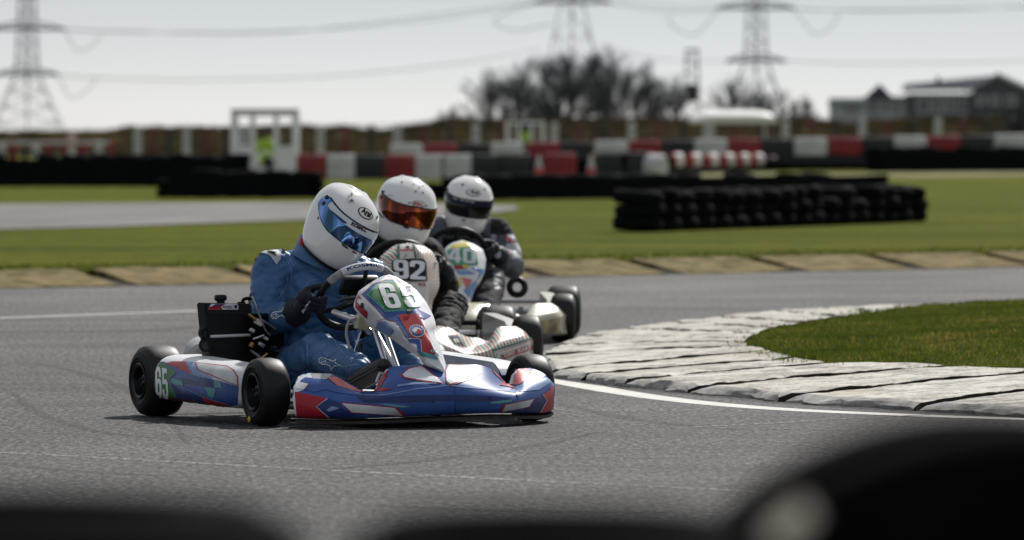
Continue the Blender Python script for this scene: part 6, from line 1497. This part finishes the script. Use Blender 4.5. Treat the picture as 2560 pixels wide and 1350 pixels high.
# ------------------------------------------------------------------ pylons and power lines
M_PYL = mat('galvanised_lattice', (.14, .17, .22), .6, metal=.1, var=.15)
M_PYLD = mat('weathered_lattice', (.07, .09, .125), .6, var=.15)
DY = 1000.0; s_ = DY / F
def pylon(px, arms, halfs, topz, name, hb):
    """arms: pixel rows of the cross-arms from the top; halfs: their half spans in pixels"""
    root = empty('pylon', ((px - CX) * s_, DY, 0), label=name, cat='pylon', group='electricity pylons'); b = MB(); z_ = lambda py: CAMH - (py - HOR) * s_
    zs = [0, z_(arms[-1])] + [z_(a) for a in arms[::-1][1:]] + [topz]; wd = [hb * s_, 28 * s_] + [(22 - 4 * i) * s_ for i in range(len(arms) - 1)] + [4 * s_]
    lev = []
    for i in range(len(zs) - 1):
        n = 4 if i == 0 else 3
        for k in range(n): t = k / n; lev.append((zs[i] + (zs[i + 1] - zs[i]) * t, wd[i] + (wd[i + 1] - wd[i]) * t))
    lev.append((zs[-1], wd[-1])); T_ = .075
    for k in range(len(lev) - 1):
        (z0, w0), (z1, w1) = lev[k], lev[k + 1]
        for x, y in ((-1, -1), (1, -1), (1, 1), (-1, 1)): b.tube([(x * w0, y * w0, z0), (x * w1, y * w1, z1)], T_, 4, caps=False)
        for s2 in (-1, 1):
            b.tube([(-w0, s2 * w0, z0), (w1, s2 * w1, z1)], T_ * .55, 3, caps=False); b.tube([(w0, s2 * w0, z0), (-w1, s2 * w1, z1)], T_ * .55, 3, caps=False)
            b.tube([(s2 * w0, -w0, z0), (s2 * w1, w1, z1)], T_ * .55, 3, caps=False); b.tube([(s2 * w0, w0, z0), (s2 * w1, -w1, z1)], T_ * .55, 3, caps=False)
            b.tube([(-w1, s2 * w1, z1), (w1, s2 * w1, z1)], T_ * .55, 3, caps=False)
    b.tube([(0, 0, z_(arms[-1])), (0, 0, topz)], .17, 4); b.tube([(0, 0, 0), (0, 0, z_(arms[-1]))], .10, 4)
    b.obj('tower', M_PYL, root, recalc=False)
    for a, h in zip(arms, halfs):
        q = MB(); z0 = z_(a); hw = h * s_; wi = 22 * s_
        for x in (-1, 1):
            for y in (-1, 1):
                q.tube([(x * wi * .8, y * wi * .7, z0), (x * hw, 0, z0)], .20, 4); q.tube([(x * wi * .6, y * wi * .6, z0 + 20 * s_), (x * hw, 0, z0 + 1.5 * s_)], .13, 4)
            for k in range(1, 5): t = k / 5; q.tube([(x * (wi + (hw - wi) * t), 0, z0), (x * (wi + (hw - wi) * (t - .1)), 0, z0 + 20 * s_ * (1 - t))], T_ * .5, 3)
            q.tube([(x * hw, 0, z0), (x * (hw + 2 * s_), 0, z0 - 5 * s_)], .2, 5)
        q.box((0, 0, z0 + 4 * s_), (wi * 1.2, wi * 1.2, .5)); q.tube([(-hw, 0, z0), (hw, 0, z0)], .17, 4); q.obj('cross_arm', M_PYLD, root, recalc=False)
pylon(68, [-45, 72, 186], [80, 92, 76], CAMH + 430 * s_, 'pylon at the left edge rising over the red and white rail', 100)
pylon(1430, [-110, 6], [80, 95], CAMH + 480 * s_, 'middle pylon rising behind the tallest bare tree', 100)
pylon(1890, [-100, 20, 152], [80, 95, 72], CAMH + 470 * s_, 'pylon at right between the bare trees and the grey buildings', 95)
def cable(pts, r, label, n=10):
    b = MB()
    for P in pts: b.tube([((x - CX) * s_, DY + dy, CAMH - (y - HOR) * s_) for x, y, dy in spline(P, n)], r, 4)
    return b.obj('power_line', M_CAB, label=label, cat='power line', group='power lines between the pylons', recalc=False)
M_CAB = mat('cable_grey', (.46, .48, .50), .6)
cable([[(160, 74, 0), (260, 80, -3), (500, 83, -8), (800, 76, -10), (1100, 50, -8), (1336, 8, 0)], [(160, 71, 0), (300, 76, 5), (700, 78, 10), (1336, 6, 0)]], .06, 'upper pair of wires strung from the left pylon to the middle one')
cable([[(144, 186, 0), (240, 195, -3), (500, 201, -8), (850, 190, -10), (1180, 155, -8), (1350, 120, 0)]], .065, 'lower wire strung from the left pylon towards the middle one')
cable([[(1525, 6, 0), (1650, 18, -5), (1797, 19, 0)], [(1525, 8, 0), (1660, 28, 5), (1797, 22, 0)]], .06, 'upper pair of wires between the middle and right pylons')
cable([[(1985, 20, 0), (2080, 27, -3), (2300, 28, -6), (2700, 10, 0)], [(1985, 20, 0), (2100, 24, 5), (2700, 14, 5)]], .06, 'upper pair of wires leaving the right pylon')
cable([[(1962, 152, 0), (2100, 158, -3), (2350, 158, -6), (2700, 150, 0)]], .065, 'lower wire leaving the right pylon above the grey buildings')
cable([[(1500, 110, 0), (1600, 140, 0), (1700, 152, 0), (1818, 152, 0)]], .055, 'lower wire between the middle and right pylons')
cable([[(160, 74, 2), (190, 125, 2), (225, 115, 2), (252, 85, 2)]], .07, 'upper jumper loop hanging beside the left pylon'); cable([[(144, 188, 2), (175, 245, 2), (215, 225, 2), (240, 196, 2)]], .07, 'lower jumper loop hanging beside the left pylon')
cable([[(1336, 8, 2), (1270, 30, 2), (1235, 55, 2), (1290, 75, 2), (1380, 60, 2)]], .07, 'jumper loop hanging at the left of the middle pylon')
cable([[(1985, 22, 2), (2040, 85, 2), (2085, 60, 2), (2100, 30, 2)]], .07, 'jumper loop hanging at the right of the right pylon')
cable([[(1797, 22, 2), (1740, 85, 2), (1690, 70, 2), (1670, 40, 2)]], .07, 'jumper loop hanging at the left of the right pylon')

# ------------------------------------------------------------------ tyres just in front of the photographer
M_NEART = mat('near_tyre_rubber', (.0035, .0035, .004), .95, var=.3, scale=8, spec=.02)
def lay_tyre(px_c, half_px, top_py, d, h, label, count=1):
    s_ = d / F; r = half_px * s_; z1 = CAMH - (top_py - HOR) * s_
    o = inst('rubber_buffer', lying_tyre_mesh(r, h, 'rubber_buffer', [M_NEART], 48), ((px_c - CX) * s_, d, z1 - h)); tag(o, label, 'tyre', 'tyres of the barrier close to the camera'); return z1 - h
zl = lay_tyre(-60, 860, 1258, 4.9, .165, 'dark barrier tyre lying flat at the bottom left corner, very blurred')
zm = lay_tyre(1385, 570, 1284, 5.1, .165, 'dark barrier tyre lying flat at the bottom middle, very blurred')
def stand_tyre(px_c, py_top, r, rin, wd, d, rz, label):
    s_ = d / F; zc = CAMH - (py_top - HOR) * s_ - r; b = MB(); h = wd / 2; ax = Vector((math.sin(rz), math.cos(rz), 0))
    b.lathe([(rin, -h * .8), (rin + .012, -h), ((r + rin) / 2, -h * 1.05), (r - .03, -h * .9), (r - .006, -h * .6), (r, 0), (r - .006, h * .6), (r - .03, h * .9), ((r + rin) / 2, h * 1.05), (rin + .012, h), (rin, h * .8), (rin - .004, 0), (rin, -h * .8)], (0, 0, 0), ax, 64)
    o = b.obj('rubber_buffer', M_NEART, label=label, cat='tyre', group='tyres of the barrier close to the camera'); o.location = ((px_c - CX) * s_, d, zc); return o, h, s_
stand_tyre(2455, 1028, .30, .281, .09, 5.25, 0.0, 'thin dark tyre standing at the bottom right, its pale gap showing')
o, h, s_ = stand_tyre(2625, 1034, .31, .14, .16, 4.75, 0.0, 'big dark tyre standing at the bottom right corner, a pale blotch on its shoulder')
b = MB(); b.grid([[((-math.cos(R(a))) * r_, -h * (1.0 + .1 * (1 - k / 3)) - .006, math.sin(R(a)) * r_) for k, r_ in enumerate((.293, .299, .305, .309))] for a in np.linspace(50, 56.5, 14)]); b.obj('blotch', mat('pale_blotch', (.85, .74, .62), .7, var=.2), o, recalc=False)  # pale patch put on the shoulder for the bright sliver there
